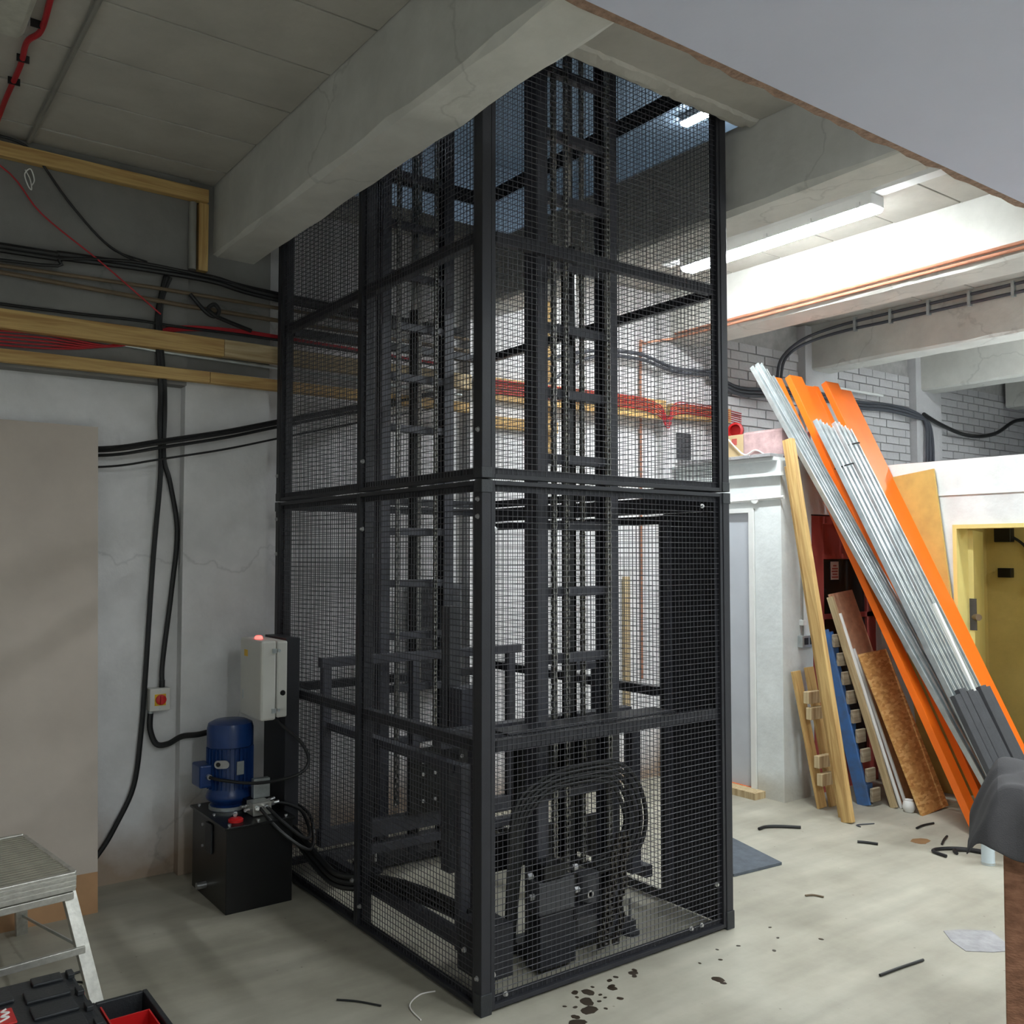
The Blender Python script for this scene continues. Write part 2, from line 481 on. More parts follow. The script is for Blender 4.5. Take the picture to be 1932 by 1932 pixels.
# painted bricks, one by one, where the wall shows above the low roofs
bw, bh, gap = 0.225, 0.072, 0.011
brick_me = None
nb = 0
for r in range(13):
    z = 2.62 + r * (bh + gap)
    for (a0, a1) in ((4.21, 5.29), (5.81, 7.19), (7.71, 9.85)):
        x = a0
        first = r % 2 == 1
        while x < a1 - 0.05 and nb < 299:
            L = min(bw / 2 if first else bw, a1 - x)
            first = False
            if brick_me is None:
                o = MB().box(x, x + L, YB - 0.006, YB + 0.02, z, z + bh).build('brick', 'brick', wbr)
                brick_me, L0 = o.data, L
            else:
                o = bpy.data.objects.new('brick', brick_me)
                place(o, (x + L / 2, YB + 0.007 + random.uniform(-0.004, 0.004), z), wbr)
                o.scale.x = L / L0
            nb += 1
            x += L + gap

# ---- other walls of the hall (outside the frame)
box('wall_left', 'wall_white', -4.4, -4.2, -6.5, YB + 0.2, 0, CZ, kind='structure')
box('wall_front', 'wall_white', -4.4, 11.2, -6.7, -6.5, 0, CZ, kind='structure')
box('wall_far_right', 'wall_white', 11.2, 11.4, -6.7, YB + 0.2, 0, CZ, kind='structure')

# ---- ceiling: planks between downstand beams, opening for the lift
BEAMS = [(-0.31, -0.045), (1.60, 1.89), (3.49, 3.82), (5.40, 5.70), (7.30, 7.60), (9.2, 9.5)]
ce = MB()
ce.box(-4.4, 11.4, -6.7, -1.07, CZ, CZ + 0.1)
ceil = ce.build('ceiling', 'ceil'); tag(ceil, kind='structure')
for (a, b) in BEAMS:
    bmz = BZ
    mb = MB()
    # soffit, arrises slightly broken
    n = 46
    y0, y1 = -6.5, 2.36
    ys = [y0 + (y1 - y0) * i / n for i in range(n + 1)]
    vs, fs = [], []
    for i, y in enumerate(ys):
        j = lambda k: random.uniform(-k, k)
        vs += [(a, y, CZ + 0.02), (a + j(.003), y, bmz + 0.022 + j(.01)), (a + 0.02 + j(.008), y, bmz + j(.003)),
               (b - 0.02 + j(.008), y, bmz + j(.003)), (b + j(.003), y, bmz + 0.022 + j(.01)), (b, y, CZ + 0.02)]
    for i in range(n):
        for k in range(5):
            p = i * 6 + k
            fs.append((p, p + 6, p + 7, p + 1))
    fs += [(0, 1, 2, 3, 4, 5), tuple(n * 6 + k for k in (5, 4, 3, 2, 1, 0))]
    mb.add(vs, fs)
    mb.build('beam', 'beam', ceil)
bays = [(-4.2, -0.31), (1.89, 3.49), (3.82, 5.40), (5.70, 7.30), (7.60, 9.2)]
for bi, (a, b) in enumerate(bays):
    edges = [-1.07, -0.59, -0.14, 0.31, 0.76, 1.21, 1.66, 2.11, YB + 0.1]
    for k in range(len(edges) - 1):
        dz = random.uniform(0, 0.006)
        box('plank', 'ceil', a + 0.003, b - 0.003, edges[k] + 0.006, edges[k + 1] - 0.006, CZ + dz, CZ + 0.1, ceil, bevel=0.003)
# lift bay: slab in front of the opening, broken concrete edge strip
box('plank', 'ceil', -0.045, 1.60, -1.07, -0.56, CZ, CZ + 0.1, ceil, bevel=0.003)
box('plank', 'ceil', -0.045, 1.60, -0.552, -0.112, CZ, CZ + 0.1, ceil, bevel=0.003)
mb = MB(); n = 40
vs, fs = [], []
for i in range(n + 1):
    x = -0.05 + 1.64 * i / n
    j = lambda k: random.uniform(-k, k)
    vs += [(x, -0.118 + j(.004), CZ + 0.08), (x, -0.118 + j(.004), CZ - 0.0), (x, -0.105 + j(.006), CZ - 0.012 + j(.006)), (x, -0.055 + j(.008), CZ - 0.02 + j(.004)), (x, -0.045 + j(.006), CZ + 0.002), (x, 0.0 + j(.004) - 0.012, CZ - 0.002 + j(.003)), (x, -0.012, CZ + 0.08)]
for i in range(n):
    for k in range(6):
        p = i * 7 + k
        fs.append((p, p + 1, p + 8, p + 7))
fs += [(6, 5, 4, 3, 2, 1, 0), tuple(n * 7 + k for k in range(7))]
mb.add(vs, fs).build('edge_strip', 'ceil', ceil)
box('plank', 'ceil', -0.045, 1.60, 2.2, YB + 0.1, CZ, CZ + 0.1, ceil)
# lowered lining board in the foreground bay, ragged brown edge
mb = MB(); n = 60
vs, fs = [], []
for i in range(n + 1):
    x = -4.1 + 15.2 * i / n
    yy = -0.90 + random.uniform(-0.012, 0.012)
    vs += [(x, yy, 3.497), (x, yy + random.uniform(-.008, .008), 3.518), (x, yy - 0.03, 3.518), (x, yy - 0.03, 3.497)]
for i in range(n):
    p = i * 4
    fs += [(p, p + 4, p + 5, p + 1), (p + 1, p + 5, p + 6, p + 2), (p + 2, p + 6, p + 7, p + 3), (p + 3, p + 7, p + 4, p)]
fs += [(0, 1, 2, 3), tuple(n * 4 + k for k in (3, 2, 1, 0))]
lining = MB().box(-0.9, 11.1, -2.2, -0.92, 3.498, 3.53).build('lining_board', 'board', ceil)
ragged = MB(); vs = [v for v in vs if True]
rv, rf = [], []
n = 150
for i in range(n + 1):
    x = -0.9 + 12.0 * i / n
    e = -0.905 + random.uniform(-0.014, 0.012)
    rv += [(x, e, 3.497), (x, e + random.uniform(-.006, .010), 3.526), (x, -0.94, 3.526), (x, -0.94, 3.497)]
for i in range(n):
    p = i * 4
    rf += [(p, p + 4, p + 5, p + 1), (p + 1, p + 5, p + 6, p + 2), (p + 2, p + 6, p + 7, p + 3), (p + 3, p + 7, p + 4, p)]
rf += [(0, 1, 2, 3), tuple(n * 4 + k for k in (3, 2, 1, 0))]
ragged.add(rv, rf).build('board_edge', 'boardedge', lining)

# ---- upstairs, seen through the opening
up = box('wall_upstairs', 'upwall', -4.4, 11.4, 6.2, 6.4, 4.06, 6.6, kind='structure')
box('wall_upstairs_side', 'upwall', 7.0, 7.2, -6.7, 6.2, 4.06, 6.6, kind='structure')
box('wall_upstairs_left', 'upwall', -2.6, -2.4, -6.7, 6.2, 4.06, 6.6, kind='structure')
box('wall_upstairs_front', 'upwall', -4.4, 11.4, -6.9, -6.7, 4.06, 6.6, kind='structure')
box('ceiling_upstairs', 'upwall', -4.4, 11.4, -6.9, 6.4, 6.6, 6.7, kind='structure')
box('floor_upstairs', 'ceil', -4.4, 11.4, YB + 0.1, 6.4, CZ, 4.06, kind='structure')

# ---- low block room on the right: side wall with door, alcove wall, right wall, flat roof
ws = MB()
ws.box(3.54, 3.66, 1.28, 1.52, 0, 2.49); ws.box(3.54, 3.66, 1.52, YB, 2.14, 2.49); ws.box(3.54, 3.66, 2.25, YB, 0, 2.14)
wall_s = ws.build('wall_block_side', 'wall_white'); tag(wall_s, kind='structure')
MB().box(3.505, 3.545, 1.245, YB - 0.09, 2.375, 2.40).build('ledge', 'wall_white', wall_s)
d1 = box('door_1', 'doorgrey', 3.56, 3.60, 1.575, 2.25, 0.05, 2.11, kind='structure')
MB().box(3.53, 3.62, 1.525, 1.573, 0.02, 2.145).box(3.53, 3.62, 1.573, 2.25, 2.112, 2.145).build('frame', 'white', d1)
MB().box(3.548, 3.604, 1.576, 2.249, 0.01, 0.05).build('sill', 'orange', d1)
box('threshold', 'timbery', 3.42, 3.54, 1.45, 2.3, 0, 0.05, d1)
wa = MB()
wa.box(3.66, 3.90, 1.28, 1.40, 0, 2.49); wa.box(3.90, 4.74, 1.28, 1.40, 2.10, 2.49); wa.box(4.74, 4.92, 1.28, 1.40, 0, 2.49)
wall_a = wa.build('wall_alcove', 'wall_white'); tag(wall_a, kind='structure')
d3 = box('door_3', 'redpaint', 3.92, 4.06, 1.29, 1.34, 0, 2.09, kind='structure')
MB().box(4.06, 4.74, 1.29, 1.34, 1.76, 1.80).box(4.06, 4.74, 1.29, 1.34, 2.03, 2.09).box(4.06, 4.74, 1.29, 1.34, 1.30, 1.34).box(4.06, 4.74, 1.29, 1.34, 0, 0.25).box(4.62, 4.74, 1.29, 1.34, 0.25, 2.03).build('rail', 'redpaint', d3)
MB().box(4.06, 4.62, 1.31, 1.325, 1.80, 2.03).build('pane', 'redpaint', d3)
MB().box(4.06, 4.62, 1.31, 1.325, 1.34, 1.76).build('pane', 'glassdark', d3)
MB().box(4.06, 4.62, 1.31, 1.325, 0.25, 1.30).build('pane', 'glassdark', d3)
no = MB().box(4.17, 4.27, 1.303, 1.306, 1.60, 1.74).build('notice', 'paper', d3)
q = MB()
for k, (u0, u1) in enumerate(((4.18, 4.26), (4.19, 4.25), (4.18, 4.255), (4.185, 4.26), (4.20, 4.24))):
    q.box(u0, u1, 1.301, 1.303, 1.615 + 0.022 * k, 1.625 + 0.022 * k)
q.build('printed_line', 'redpaint', no)
DY0, DY1, DZ = -0.22, 0.66, 2.02
wR = MB()
wR.box(4.80, 4.92, DY1, 1.28, 0, 2.49); wR.box(4.80, 4.92, DY0, DY1, DZ, 2.49); wR.box(4.80, 4.92, -6.5, DY0, 0, 2.49)
wall_r = wR.build('wall_right', 'wall_white'); tag(wall_r, kind='structure')
MB().box(4.785, 4.80, -6.4, 1.27, 2.245, 2.262).build('ledge', 'wall_white', wall_r)
MB().box(4.78, 4.945, DY1 - 0.03, DY1, 0, DZ).box(4.78, 4.945, DY0, DY0 + 0.03, 0, DZ).box(4.78, 4.945, DY0 + 0.03, DY1 - 0.03, DZ - 0.03, DZ).build('door_lining', 'yldoor', wall_r)
rf_ = MB()
rf_.box(3.50, 4.80, 1.305, YB - 0.002, 2.49, 2.515); rf_.box(4.80, 11.2, -6.5, YB - 0.002, 2.49, 2.515)
roof = rf_.build('ceiling_block_roof', 'wall_white'); tag(roof, kind='structure')
for k in range(5):
    box('coping_tile', 'patch', 3.46, 3.62, 1.31 + k * 0.19, 1.495 + k * 0.19, 2.515, 2.54, roof, bevel=0.003)
# yellow store room behind the doorway
yw = MB()
yw.box(6.0, 6.1, -1.5, 1.1, 0, 2.48); yw.box(4.92, 6.0, 1.02, 1.12, 0, 2.48); yw.box(4.92, 6.0, -1.5, -1.4, 0, 2.48)
wall_y = yw.build('wall_yellow_store', 'ylwall'); tag(wall_y, kind='structure')
hd = Vector((0.90, 0.36, 0)).normalized()
h0 = Vector((4.95, 0.615, 0))
d2 = MB().prism([(-0.02, 0), (0.02, 0), (0.02, 0.78), (-0.02, 0.78)], h0 + Vector((0, 0, 0.01)), h0 + Vector((0, 0, DZ - 0.04)), (hd.y, -hd.x, 0)).build('door_2', 'yldoor')
tag(d2, kind='structure')
MB().cyl((4.965, 0.60, 1.32), (4.93, 0.55, 1.32), 0.025, 12).build('handle', 'brownpipe', d2, smooth=True)
MB().box(4.945, 4.952, 0.575, 0.63, 1.22, 1.46).build('lock_plate', 'dkgrey', d2)

# ================================================================== LAMPS
def batten(name, x, y0, y1, ztop, label, mat_dif, group=None, wide=0.14):
    t = thing(name, (x, (y0 + y1) / 2, ztop), label, 'ceiling light', group)
    h = wide / 2
    MB().prism([(-h, 0), (h, 0), (h, 0.07), (-h, 0.07)], (x, y0, ztop), (x, y1, ztop), (1, 0, 0)).build('housing', 'lampbody', t, bevel=0.006)
    d = MB()
    e = 0.10
    pr = [(-h + .004, 0), (-h + .004, 0.004), (-h + 0.026, 0.028), (h - 0.026, 0.028), (h - .004, 0.004), (h - .004, 0)]
    z = ztop - 0.071
    d.prism(pr, (x, y0 + 0.004, z), (x, y1 - 0.004, z), (1, 0, 0))
    d.build('diffuser', mat_dif, t, bevel=0.01)
    for k in range(5):
        yy = y0 + 0.08 + (y1 - y0 - 0.16) * k / 4
        for sx in (-1, 1):
            box('clip', 'zinc', x + sx * (h + .004) - .003, x + sx * (h + .004) + .003, yy - .012, yy + .012, ztop - 0.074, ztop - 0.04, t)
    return t
# profile v axis for a sweep along +y with side +x points to -z
lm = batten('fluorescent_batten', 2.80, 0.0, 1.50, 3.90, 'lit fluorescent batten on the ceiling right of the lift cage', 'lampnew')
MB().box(2.755, 2.845, -0.9, 1.7, 3.90, 3.958).build('trunking', 'lampbody', lm)
batten('fluorescent_batten', -1.60, -0.45, 1.05, 3.955, 'unlit dusty fluorescent batten at the upper left ceiling', 'lampoff', wide=0.18)
batten('fluorescent_batten', 2.7, -4.4, -2.9, 3.95, 'lit fluorescent batten in the second bay beyond the grey lining board', 'lamp')
lq = batten('fluorescent_batten', 0.70, -3.75, -2.25, 3.76, 'added unseen fill batten hung in the lift bay beyond the lining board', 'lamp')  # added out of view to brighten the second beam and the slab
for y in (-3.6, -2.4):
    MB().cyl((0.70, y, 3.76), (0.70, y, 3.96), 0.005, 8).build('hanger_rod', 'zinc', lq, smooth=True)
lh = batten('fluorescent_batten', -0.95, -4.7, -3.4, 3.35, 'added unseen fill batten hung on rods beside the first beam behind the viewer', 'lamp')  # unseen fill, placed to light the back wall more than the beam side
for y in (-4.5, -3.6):
    MB().cyl((-0.95, y, 3.35), (-0.95, y, 3.96), 0.005, 8).build('hanger_rod', 'zinc', lh, smooth=True)
batten('fluorescent_batten', 4.45, -2.2, -0.95, 3.497, 'added unseen fill batten under the lining board before the right wall', 'lamp')  # put in out of view to lift the alcove and right wall
batten('fluorescent_batten', 6.5, -1.3, 0.2, 3.955, 'added unseen fill batten above the low roof on the far right', 'lamp')  # unseen extra batten, added to brighten the brick wall and far beams
batten('fluorescent_batten', 5.4, -0.85, -0.70, 2.488, 'added short fill batten on the ceiling of the yellow store', 'lamp')  # invented fitting that gives the store some light of its own
batten('fluorescent_batten', 5.40, 2.44, 3.94, 6.60, 'upstairs fluorescent batten glimpsed through the lift opening', 'lampup')

# ================================================================== LIFT CAGE
CX, CY = 1.475, 2.11
cage = thing('lift_cage', (CX / 2, CY / 2, 0), 'tall black wire mesh lift cage rising through the ceiling opening', 'lift cage')
ZM = [0.0, 2.10, 4.20, 6.25]
PO = 0.045
for (px, py) in ((0, 0), (CX, 0), (0, CY), (CX, CY)):
    sx = 1 if px == 0 else -1
    sy = 1 if py == 0 else -1
    for k in range(3):
        z0, z1 = ZM[k] + (0.0 if k == 0 else 0.004), ZM[k + 1] - 0.004
        p = MB().box(min(px, px + sx * PO), max(px, px + sx * PO), min(py, py + sy * PO), max(py, py + sy * PO), z0, z1).build('corner_post', 'black', cage, bevel=0.003)
        e = 0.004
        if k == 0:
            MB().box(min(px - sx * e, px + sx * (PO + e)), max(px - sx * e, px + sx * (PO + e)), min(py - sy * e, py + sy * (PO + e)), max(py - sy * e, py + sy * (PO + e)), 0.0, 0.085).build('foot_cap', 'plasticblk', p, bevel=0.003)
            MB().box(min(px - sx * e, px + sx * (PO + e)), max(px - sx * e, px + sx * (PO + e)), min(py - sy * e, py + sy * (PO + e)), max(py - sy * e, py + sy * (PO + e)), 2.045, 2.098).build('collar', 'plasticblk', p, bevel=0.003)
        if k == 1:
            MB().box(min(px - sx * .002, px + sx * (PO + e)), max(px - sx * .002, px + sx * (PO + e)), min(py - sy * .002, py + sy * (PO + e)), max(py - sy * .002, py + sy * (PO + e)), 2.104, 2.15).build('collar', 'plasticblk', p, bevel=0.003)

PITCHW = 0.025
def P3(axis, c, n, u, z):
    """point on a side of the cage: n = distance inward from the outer face"""
    if axis == 'y':
        return Vector((u, c + n, z))
    return Vector((c + n, u, z))

def mesh_panel(axis, c, inw, u0, u1, z0, z1, rails=(), mesh=True):
    """framed panel: proud outer rim, angle flange behind, woven wire between"""
    def bx(mb, a0, a1, q0, q1, n0, n1):
        A = P3(axis, c, inw * n0, a0, q0); B = P3(axis, c, inw * n1, a1, q1)
        mb.box(min(A.x, B.x), max(A.x, B.x), min(A.y, B.y), max(A.y, B.y), min(A.z, B.z), max(A.z, B.z))
    fr = MB()
    r, fl = 0.018, 0.044
    for (a0, a1, q0, q1) in ((u0, u0 + r, z0, z1), (u1 - r, u1, z0, z1), (u0 + r, u1 - r, z0, z0 + r), (u0 + r, u1 - r, z1 - r, z1)):
        bx(fr, a0, a1, q0, q1, 0.003, 0.036)
    for (a0, a1, q0, q1) in ((u0 + r, u0 + fl - .008, z0 + r, z1 - r), (u1 - fl + .008, u1 - r, z0 + r, z1 - r), (u0 + fl - .008, u1 - fl + .008, z0 + r, z0 + fl), (u0 + fl - .008, u1 - fl + .008, z1 - fl, z1 - r)):
        bx(fr, a0, a1, q0, q1, 0.024, 0.030)
    fo = fr.build('panel_frame', 'black', cage, bevel=0.0015)
    for zr in rails:
        rb = MB()
        bx(rb, u0 + fl - .008, u1 - fl + .008, zr - 0.024, zr + 0.024, 0.020, 0.056)
        rb.build('rail', 'black', fo, bevel=0.002)
    if mesh:
        wm = MB()
        nu = int(round((u1 - u0 - 2 * r) / PITCHW)); nz_ = int(round((z1 - z0 - 2 * r) / PITCHW))
        for i in range(1, nu):
            u = u0 + r + (u1 - u0 - 2 * r) * i / nu
            wm.wire(P3(axis, c, inw * 0.0185, u, z0 + r), P3(axis, c, inw * 0.0185, u, z1 - r), 0.0015)
        for i in range(1, nz_):
            z = z0 + r + (z1 - z0 - 2 * r) * i / nz_
            wm.wire(P3(axis, c, inw * 0.0155, u0 + r, z), P3(axis, c, inw * 0.0155, u1 - r, z), 0.0016)
        wo = wm.build('wire_mesh', 'wire', fo, smooth=True)
        wo['kind'] = 'stuff'
    return fo

mid = CY / 2 + 0.02
for k in range(3):
    z0, z1 = ZM[k] + (0.012 if k == 0 else 0.004), ZM[k + 1] - 0.004
    rl = ([1.03], [3.10], [5.2])[k]
    mesh_panel('y', 0, 1, PO + .003, CX - PO - .003, z0, z1, rl)                 # right hand face
    mesh_panel('y', CY, -1, PO + .003, CX - PO - .003, z0, z1, rl)               # rear face
    mesh_panel('x', 0, 1, PO + .003, mid - 0.002, z0, z1, rl)                    # left face, two panels
    mesh_panel('x', 0, 1, mid + 0.002, CY - PO - .003, z0, z1, rl)
    if k == 0:
        mesh_panel('x', CX, -1, 0.42, CY - PO - .003, z0, 2.0, [1.08])
        s_ = MB().box(CX - 0.034, CX - 0.006, PO + .003, 0.415, 0.012, 2.01).build('sheet_panel', 'black', cage, bevel=0.003)
        MB().box(CX - 0.046, CX - 0.034, 0.36, 0.412, 0.06, 1.98).build('edge_strip', 'mast', s_, bevel=0.002)
        MB().box(CX - 0.05, CX, PO, CY - PO, 2.012, 2.095).build('header', 'black', cage, bevel=0.003)
    else:
        mesh_panel('x', CX, -1, PO + .003, CY - PO - .003, z0, z1, rl)
# middle posts behind the panel joint of the left face
for z0, z1 in ((0.0, 2.096), (2.104, 4.196), (4.204, 6.24)):
    box('middle_post', 'black', 0.03, 0.075, mid - 0.03, mid + 0.03, z0, z1, cage, bevel=0.003)
# zinc bolts of the panels
for (x, y, z, ax) in [(0.0, 0.028, 2.02, 'x'), (0.0, 0.028, 1.95, 'x'), (0.0, 0.028, 2.30, 'x'), (0.0, 0.028, 0.14, 'x'),
                      (0.0, mid - 0.05, 1.92, 'x'), (0.0, mid - 0.05, 2.25, 'x'), (0.0, mid + 0.03, 0.22, 'x'), (0.0, CY - 0.02, 2.0, 'x'), (0.0, CY - 0.02, 1.8, 'x'), (0.0, CY - 0.02, 2.25, 'x'),
                      (0.0, mid - 0.05, 0.12, 'x'), (0.0, 0.12, 0.22, 'x'),
                      (1.42, 0.02, 1.93, 'y'), (1.30, 0.02, 2.03, 'y'), (1.38, 0.02, 0.22, 'y'), (1.20, 0.02, 0.055, 'y'), (1.27, 0.02, 0.055, 'y'), (0.13, 0.02, 0.05, 'y'), (0.07, 0.02, 0.14, 'y'), (0.075, 0.02, 1.9, 'y')]:
    d = Vector((-1, 0, 0)) if ax == 'x' else Vector((0, -1, 0))
    c = Vector((x, y, z))
    MB().lathe([(0.011, -0.004), (0.011, 0.002), (0.007, 0.003), (0.007, 0.010), (0.002, 0.011)], c, d, 10).build('bolt', 'zinc', cage, smooth=True)

# ================================================================== LIFT MASTS
def chain_part(x, y, z0, z1, parent, wdt=0.018, turn=0.0, tilt=(0, 0)):
    """roller chain hanging straight: alternating inner and outer link plates with pins"""
    mb = MB(); p = 0.0254; k = 0; z = z0
    while z < z1:
        t = (z - z0)
        cx, cy = x + tilt[0] * t, y + tilt[1] * t
        wv = wdt / 2 * (0.72 if k % 2 else 1.0)
        for sx in (-1, 1):
            mb.box(cx + sx * wv - 0.0016, cx + sx * wv + 0.0016, cy - 0.010, cy + 0.010, z - 0.002, z + p + 0.002)
        mb.cyl((cx - wdt / 2 - 0.003, cy, z), (cx + wdt / 2 + 0.003, cy, z), 0.0065, 6)
        z += p; k += 1
    o = mb.build('chain', 'chain', parent); o['kind'] = 'stuff'
    return o

def mast(y, label, chains, zt=6.1):
    t = thing('lift_mast', (0.75, y, 0), label, 'lift mast', 'lift masts inside the cage')
    for (x0, x1) in ((0.50, 0.56), (0.935, 0.995)):
        o = swept('column', 'mast', [(0, 0), (0.06, 0), (0.06, 0.012), (0.012, 0.012), (0.012, 0.088), (0.06, 0.088), (0.06, 0.10), (0, 0.10)] if x0 < .7 else
                  [(0.06, 0), (0.06, 0.10), (0, 0.10), (0, 0.088), (0.048, 0.088), (0.048, 0.012), (0, 0.012), (0, 0)],
                  (x0, y, 0.06), (x0, y, zt), (1, 0, 0), t)
    z = 0.09 + 0.307 * 2
    while z < zt:
        MB().box(0.5125, 0.9825, y + 0.012, y + 0.052, z - 0.022, z + 0.022).build('rung', 'mast', t, bevel=0.003)
        z += 0.307
    box('base_plate', 'black', 0.44, 1.06, y - 0.04, y + 0.16, 0.02, 0.06, t, bevel=0.003)
    ram = MB().cyl((0.80, y + 0.14, 0.07), (0.80, y + 0.14, 3.3), 0.036, 16).build('ram', 'tank', t, smooth=True)
    MB().cyl((0.80, y + 0.14, 3.3), (0.80, y + 0.14, 5.6), 0.022, 12).build('ram_rod', 'chain', ram, smooth=True)
    for (cx, cy) in chains:
        chain_part(cx, y + cy, 0.35, zt - 0.3, t)
    for (fx, fy) in ((0.46, -0.03), (1.03, -0.03), (0.46, 0.15), (1.03, 0.15)):
        ft = MB().lathe([(0.045, 0.0), (0.045, 0.012), (0.02, 0.02), (0.012, 0.03)], (fx, y + fy, 0), (0, 0, 1), 16).build('levelling_foot', 'black', t, smooth=True)
        MB().cyl((fx, y + fy, 0.02), (fx, y + fy, 0.16), 0.008, 8).build('threaded_rod', 'zinc', ft, smooth=True)
    return t
m1 = mast(0.28, 'dark grey ladder mast with hanging chains nearest the right mesh face', [(0.585, -0.012), (0.668, 0.0), (0.83, 0.075), (0.918, -0.012)])
m2 = mast(1.76, 'dark grey ladder mast with hanging chains at the rear of the cage', [(0.60, -0.012), (0.79, 0.06), (0.86, -0.012)])

# ================================================================== CARRIAGE
ca = thing('lift_carriage', (0.72, 1.0, 0.1), 'black steel lift carriage frame parked at the bottom of the cage', 'lift carriage')
def cbox(name, *a, m='mast', bevel=0.003):
    return box(name, m, *a, parent=ca, bevel=bevel)
YC = 1.62
cbox('top_rail', 0.06, 1.40, YC - 0.025, YC + 0.025, 1.19, 1.24)
cbox('bottom_rail', 0.06, 1.40, YC - 0.03, YC + 0.03, 0.24, 0.33)
cbox('bottom_rail', 0.06, 1.40, YC - 0.03, YC + 0.03, 0.15, 0.20)
for x in (0.07, 0.62, 1.30):
    cbox('post', x, x + 0.05, YC - 0.024, YC + 0.024, 0.33, 1.19)
cbox('post', 0.10, 0.15, 0.30, 0.35, 0.12, 0.90)
cbox('side_rail', 0.09, 0.14, 0.30, YC - 0.03, 0.14, 0.20)
cbox('side_rail', 1.33, 1.38, 0.45, YC - 0.03, 0.14, 0.20)
cbox('side_rail', 0.09, 0.14, 0.35, YC - 0.03, 0.86, 0.90)
cbox('cross_beam', 0.10, 1.25, 0.46, 0.52, 0.94, 1.02)
cbox('cross_beam', 0.98, 1.22, 0.66, 0.70, 1.20, 1.24)
cbox('post', 1.18, 1.22, 0.66, 0.70, 0.90, 1.20)
bp = cbox('back_plate', 0.48, 1.08, 0.445, 0.457, 0.63, 0.94, m='tank')
cbox('back_plate', 0.30, 1.08, 0.445, 0.457, 0.36, 0.53, m='tank')
for x in (0.48, 0.60, 0.72, 0.84, 1.00):
    MB().box(x, x + 0.07, 0.445, 0.457, 0.53, 0.63).build('strap', 'tank', bp)
cbox('upright', 1.19, 1.25, 0.40, 0.46, 0.20, 0.94)
cbox('upright', 0.28, 0.33, 0.46, 0.52, 0.10, 0.94)
cbox('tray', 0.20, 1.18, 0.09, 0.24, 1.045, 1.055, m='black')
cbox('mast_box', 0.30, 0.46, 0.60, 0.72, 0.98, 1.17, m='mast')
for (x, z) in ((0.72, .62), (0.80, .62), (0.72, .55), (0.80, .55), (0.98, .62), (1.05, .62), (0.98, .55), (1.05, .55), (0.72, .40), (0.80, .40), (1.0, .42), (1.06, .42)):
    MB().lathe([(0.011, 0), (0.011, 0.006), (0.006, 0.007), (0.006, 0.012)], (x - .05, YC - 0.06, z), (0, -1, 0), 8).build('bolt', 'zinc', ca, smooth=True)
cbox('fixing_plate', 0.58, 1.08, YC - 0.06, YC - 0.05, 0.33, 0.70, m='tank')
cbox('corner_box', 0.05, 0.20, 0.06, 0.25, 0.09, 0.30, m='black')
# safety guard channels (perforated duct) at the left of the near mast
cbox('cable_duct', 0.30, 0.36, 0.70, 0.78, 0.30, 1.55, m='dkgrey')

# ---- hydraulic valve block and hoses inside the cage foot
vb = thing('hydraulic_valve', (0.52, 0.16, 0.02), 'grey hydraulic valve block with silver fittings at the foot of the near mast', 'valve')
box('body', 'dkgrey', 0.38, 0.58, 0.12, 0.22, 0.26, 0.40, vb, bevel=0.006)
box('solenoid', 'tank', 0.40, 0.52, 0.11, 0.21, 0.405, 0.47, vb, bevel=0.006)
box('bracket', 'black', 0.40, 0.60, 0.14, 0.22, 0.02, 0.255, vb, bevel=0.003)
MB().cyl((0.70, 0.18, 0.255), (0.70, 0.18, 0.37), 0.055, 16).build('accumulator', 'dkgrey', vb, smooth=True)
box('accumulator_bracket', 'black', 0.585, 0.78, 0.14, 0.22, 0.20, 0.25, vb)
for (x, z) in ((0.35, .43), (0.36, .34), (0.60, .42), (0.61, .32)):
    MB().cyl((x - .012, 0.15, z), (x + .014, 0.15, z), 0.014, 6).build('fitting', 'zinc', vb, smooth=True)
MB().lathe([(0.018, 0), (0.018, 0.008), (0.011, 0.009), (0.011, 0.0)], (0.66, 0.118, 0.30), (0, -1, 0), 14).build('gauge_ring', 'zinc', vb, smooth=True)
for i in range(5):
    o_ = 0.022 * i
    pts = [(0.28 + o_ * .8, 0.22 + 0.012 * i, 0.10), (0.27 + o_, 0.19 + .012 * i, 0.40), (0.29 + o_, 0.17 + .012 * i, 0.72 - o_), (0.44 + o_ * .5, 0.16 + .012 * i, 0.83 - o_), (0.66, 0.15 + .012 * i, 0.86 - o_),
           (0.86 - o_ * .3, 0.15 + .012 * i, 0.84 - o_), (1.00 - o_, 0.16 + .012 * i, 0.73 - o_ * .5), (1.06 - o_, 0.17 + .012 * i, 0.54), (1.0 - o_, 0.19 + .012 * i, 0.39 + o_ * .4), (0.80, 0.21 + .012 * i, 0.34 + o_ * .5)]
    MB().tube(pts, 0.0105, 8).build('hydraulic_hose', 'hose', None, smooth=True)
LOOPS = ['outermost', 'second outermost', 'middle', 'second innermost', 'innermost']
for i, o in enumerate([o for o in COL.objects if o.name.startswith('hydraulic_hose')]):
    tag(o, LOOPS[i] + ' black hydraulic hose looping in an arch at the cage foot', 'hose', 'hoses arching at the foot of the near mast')
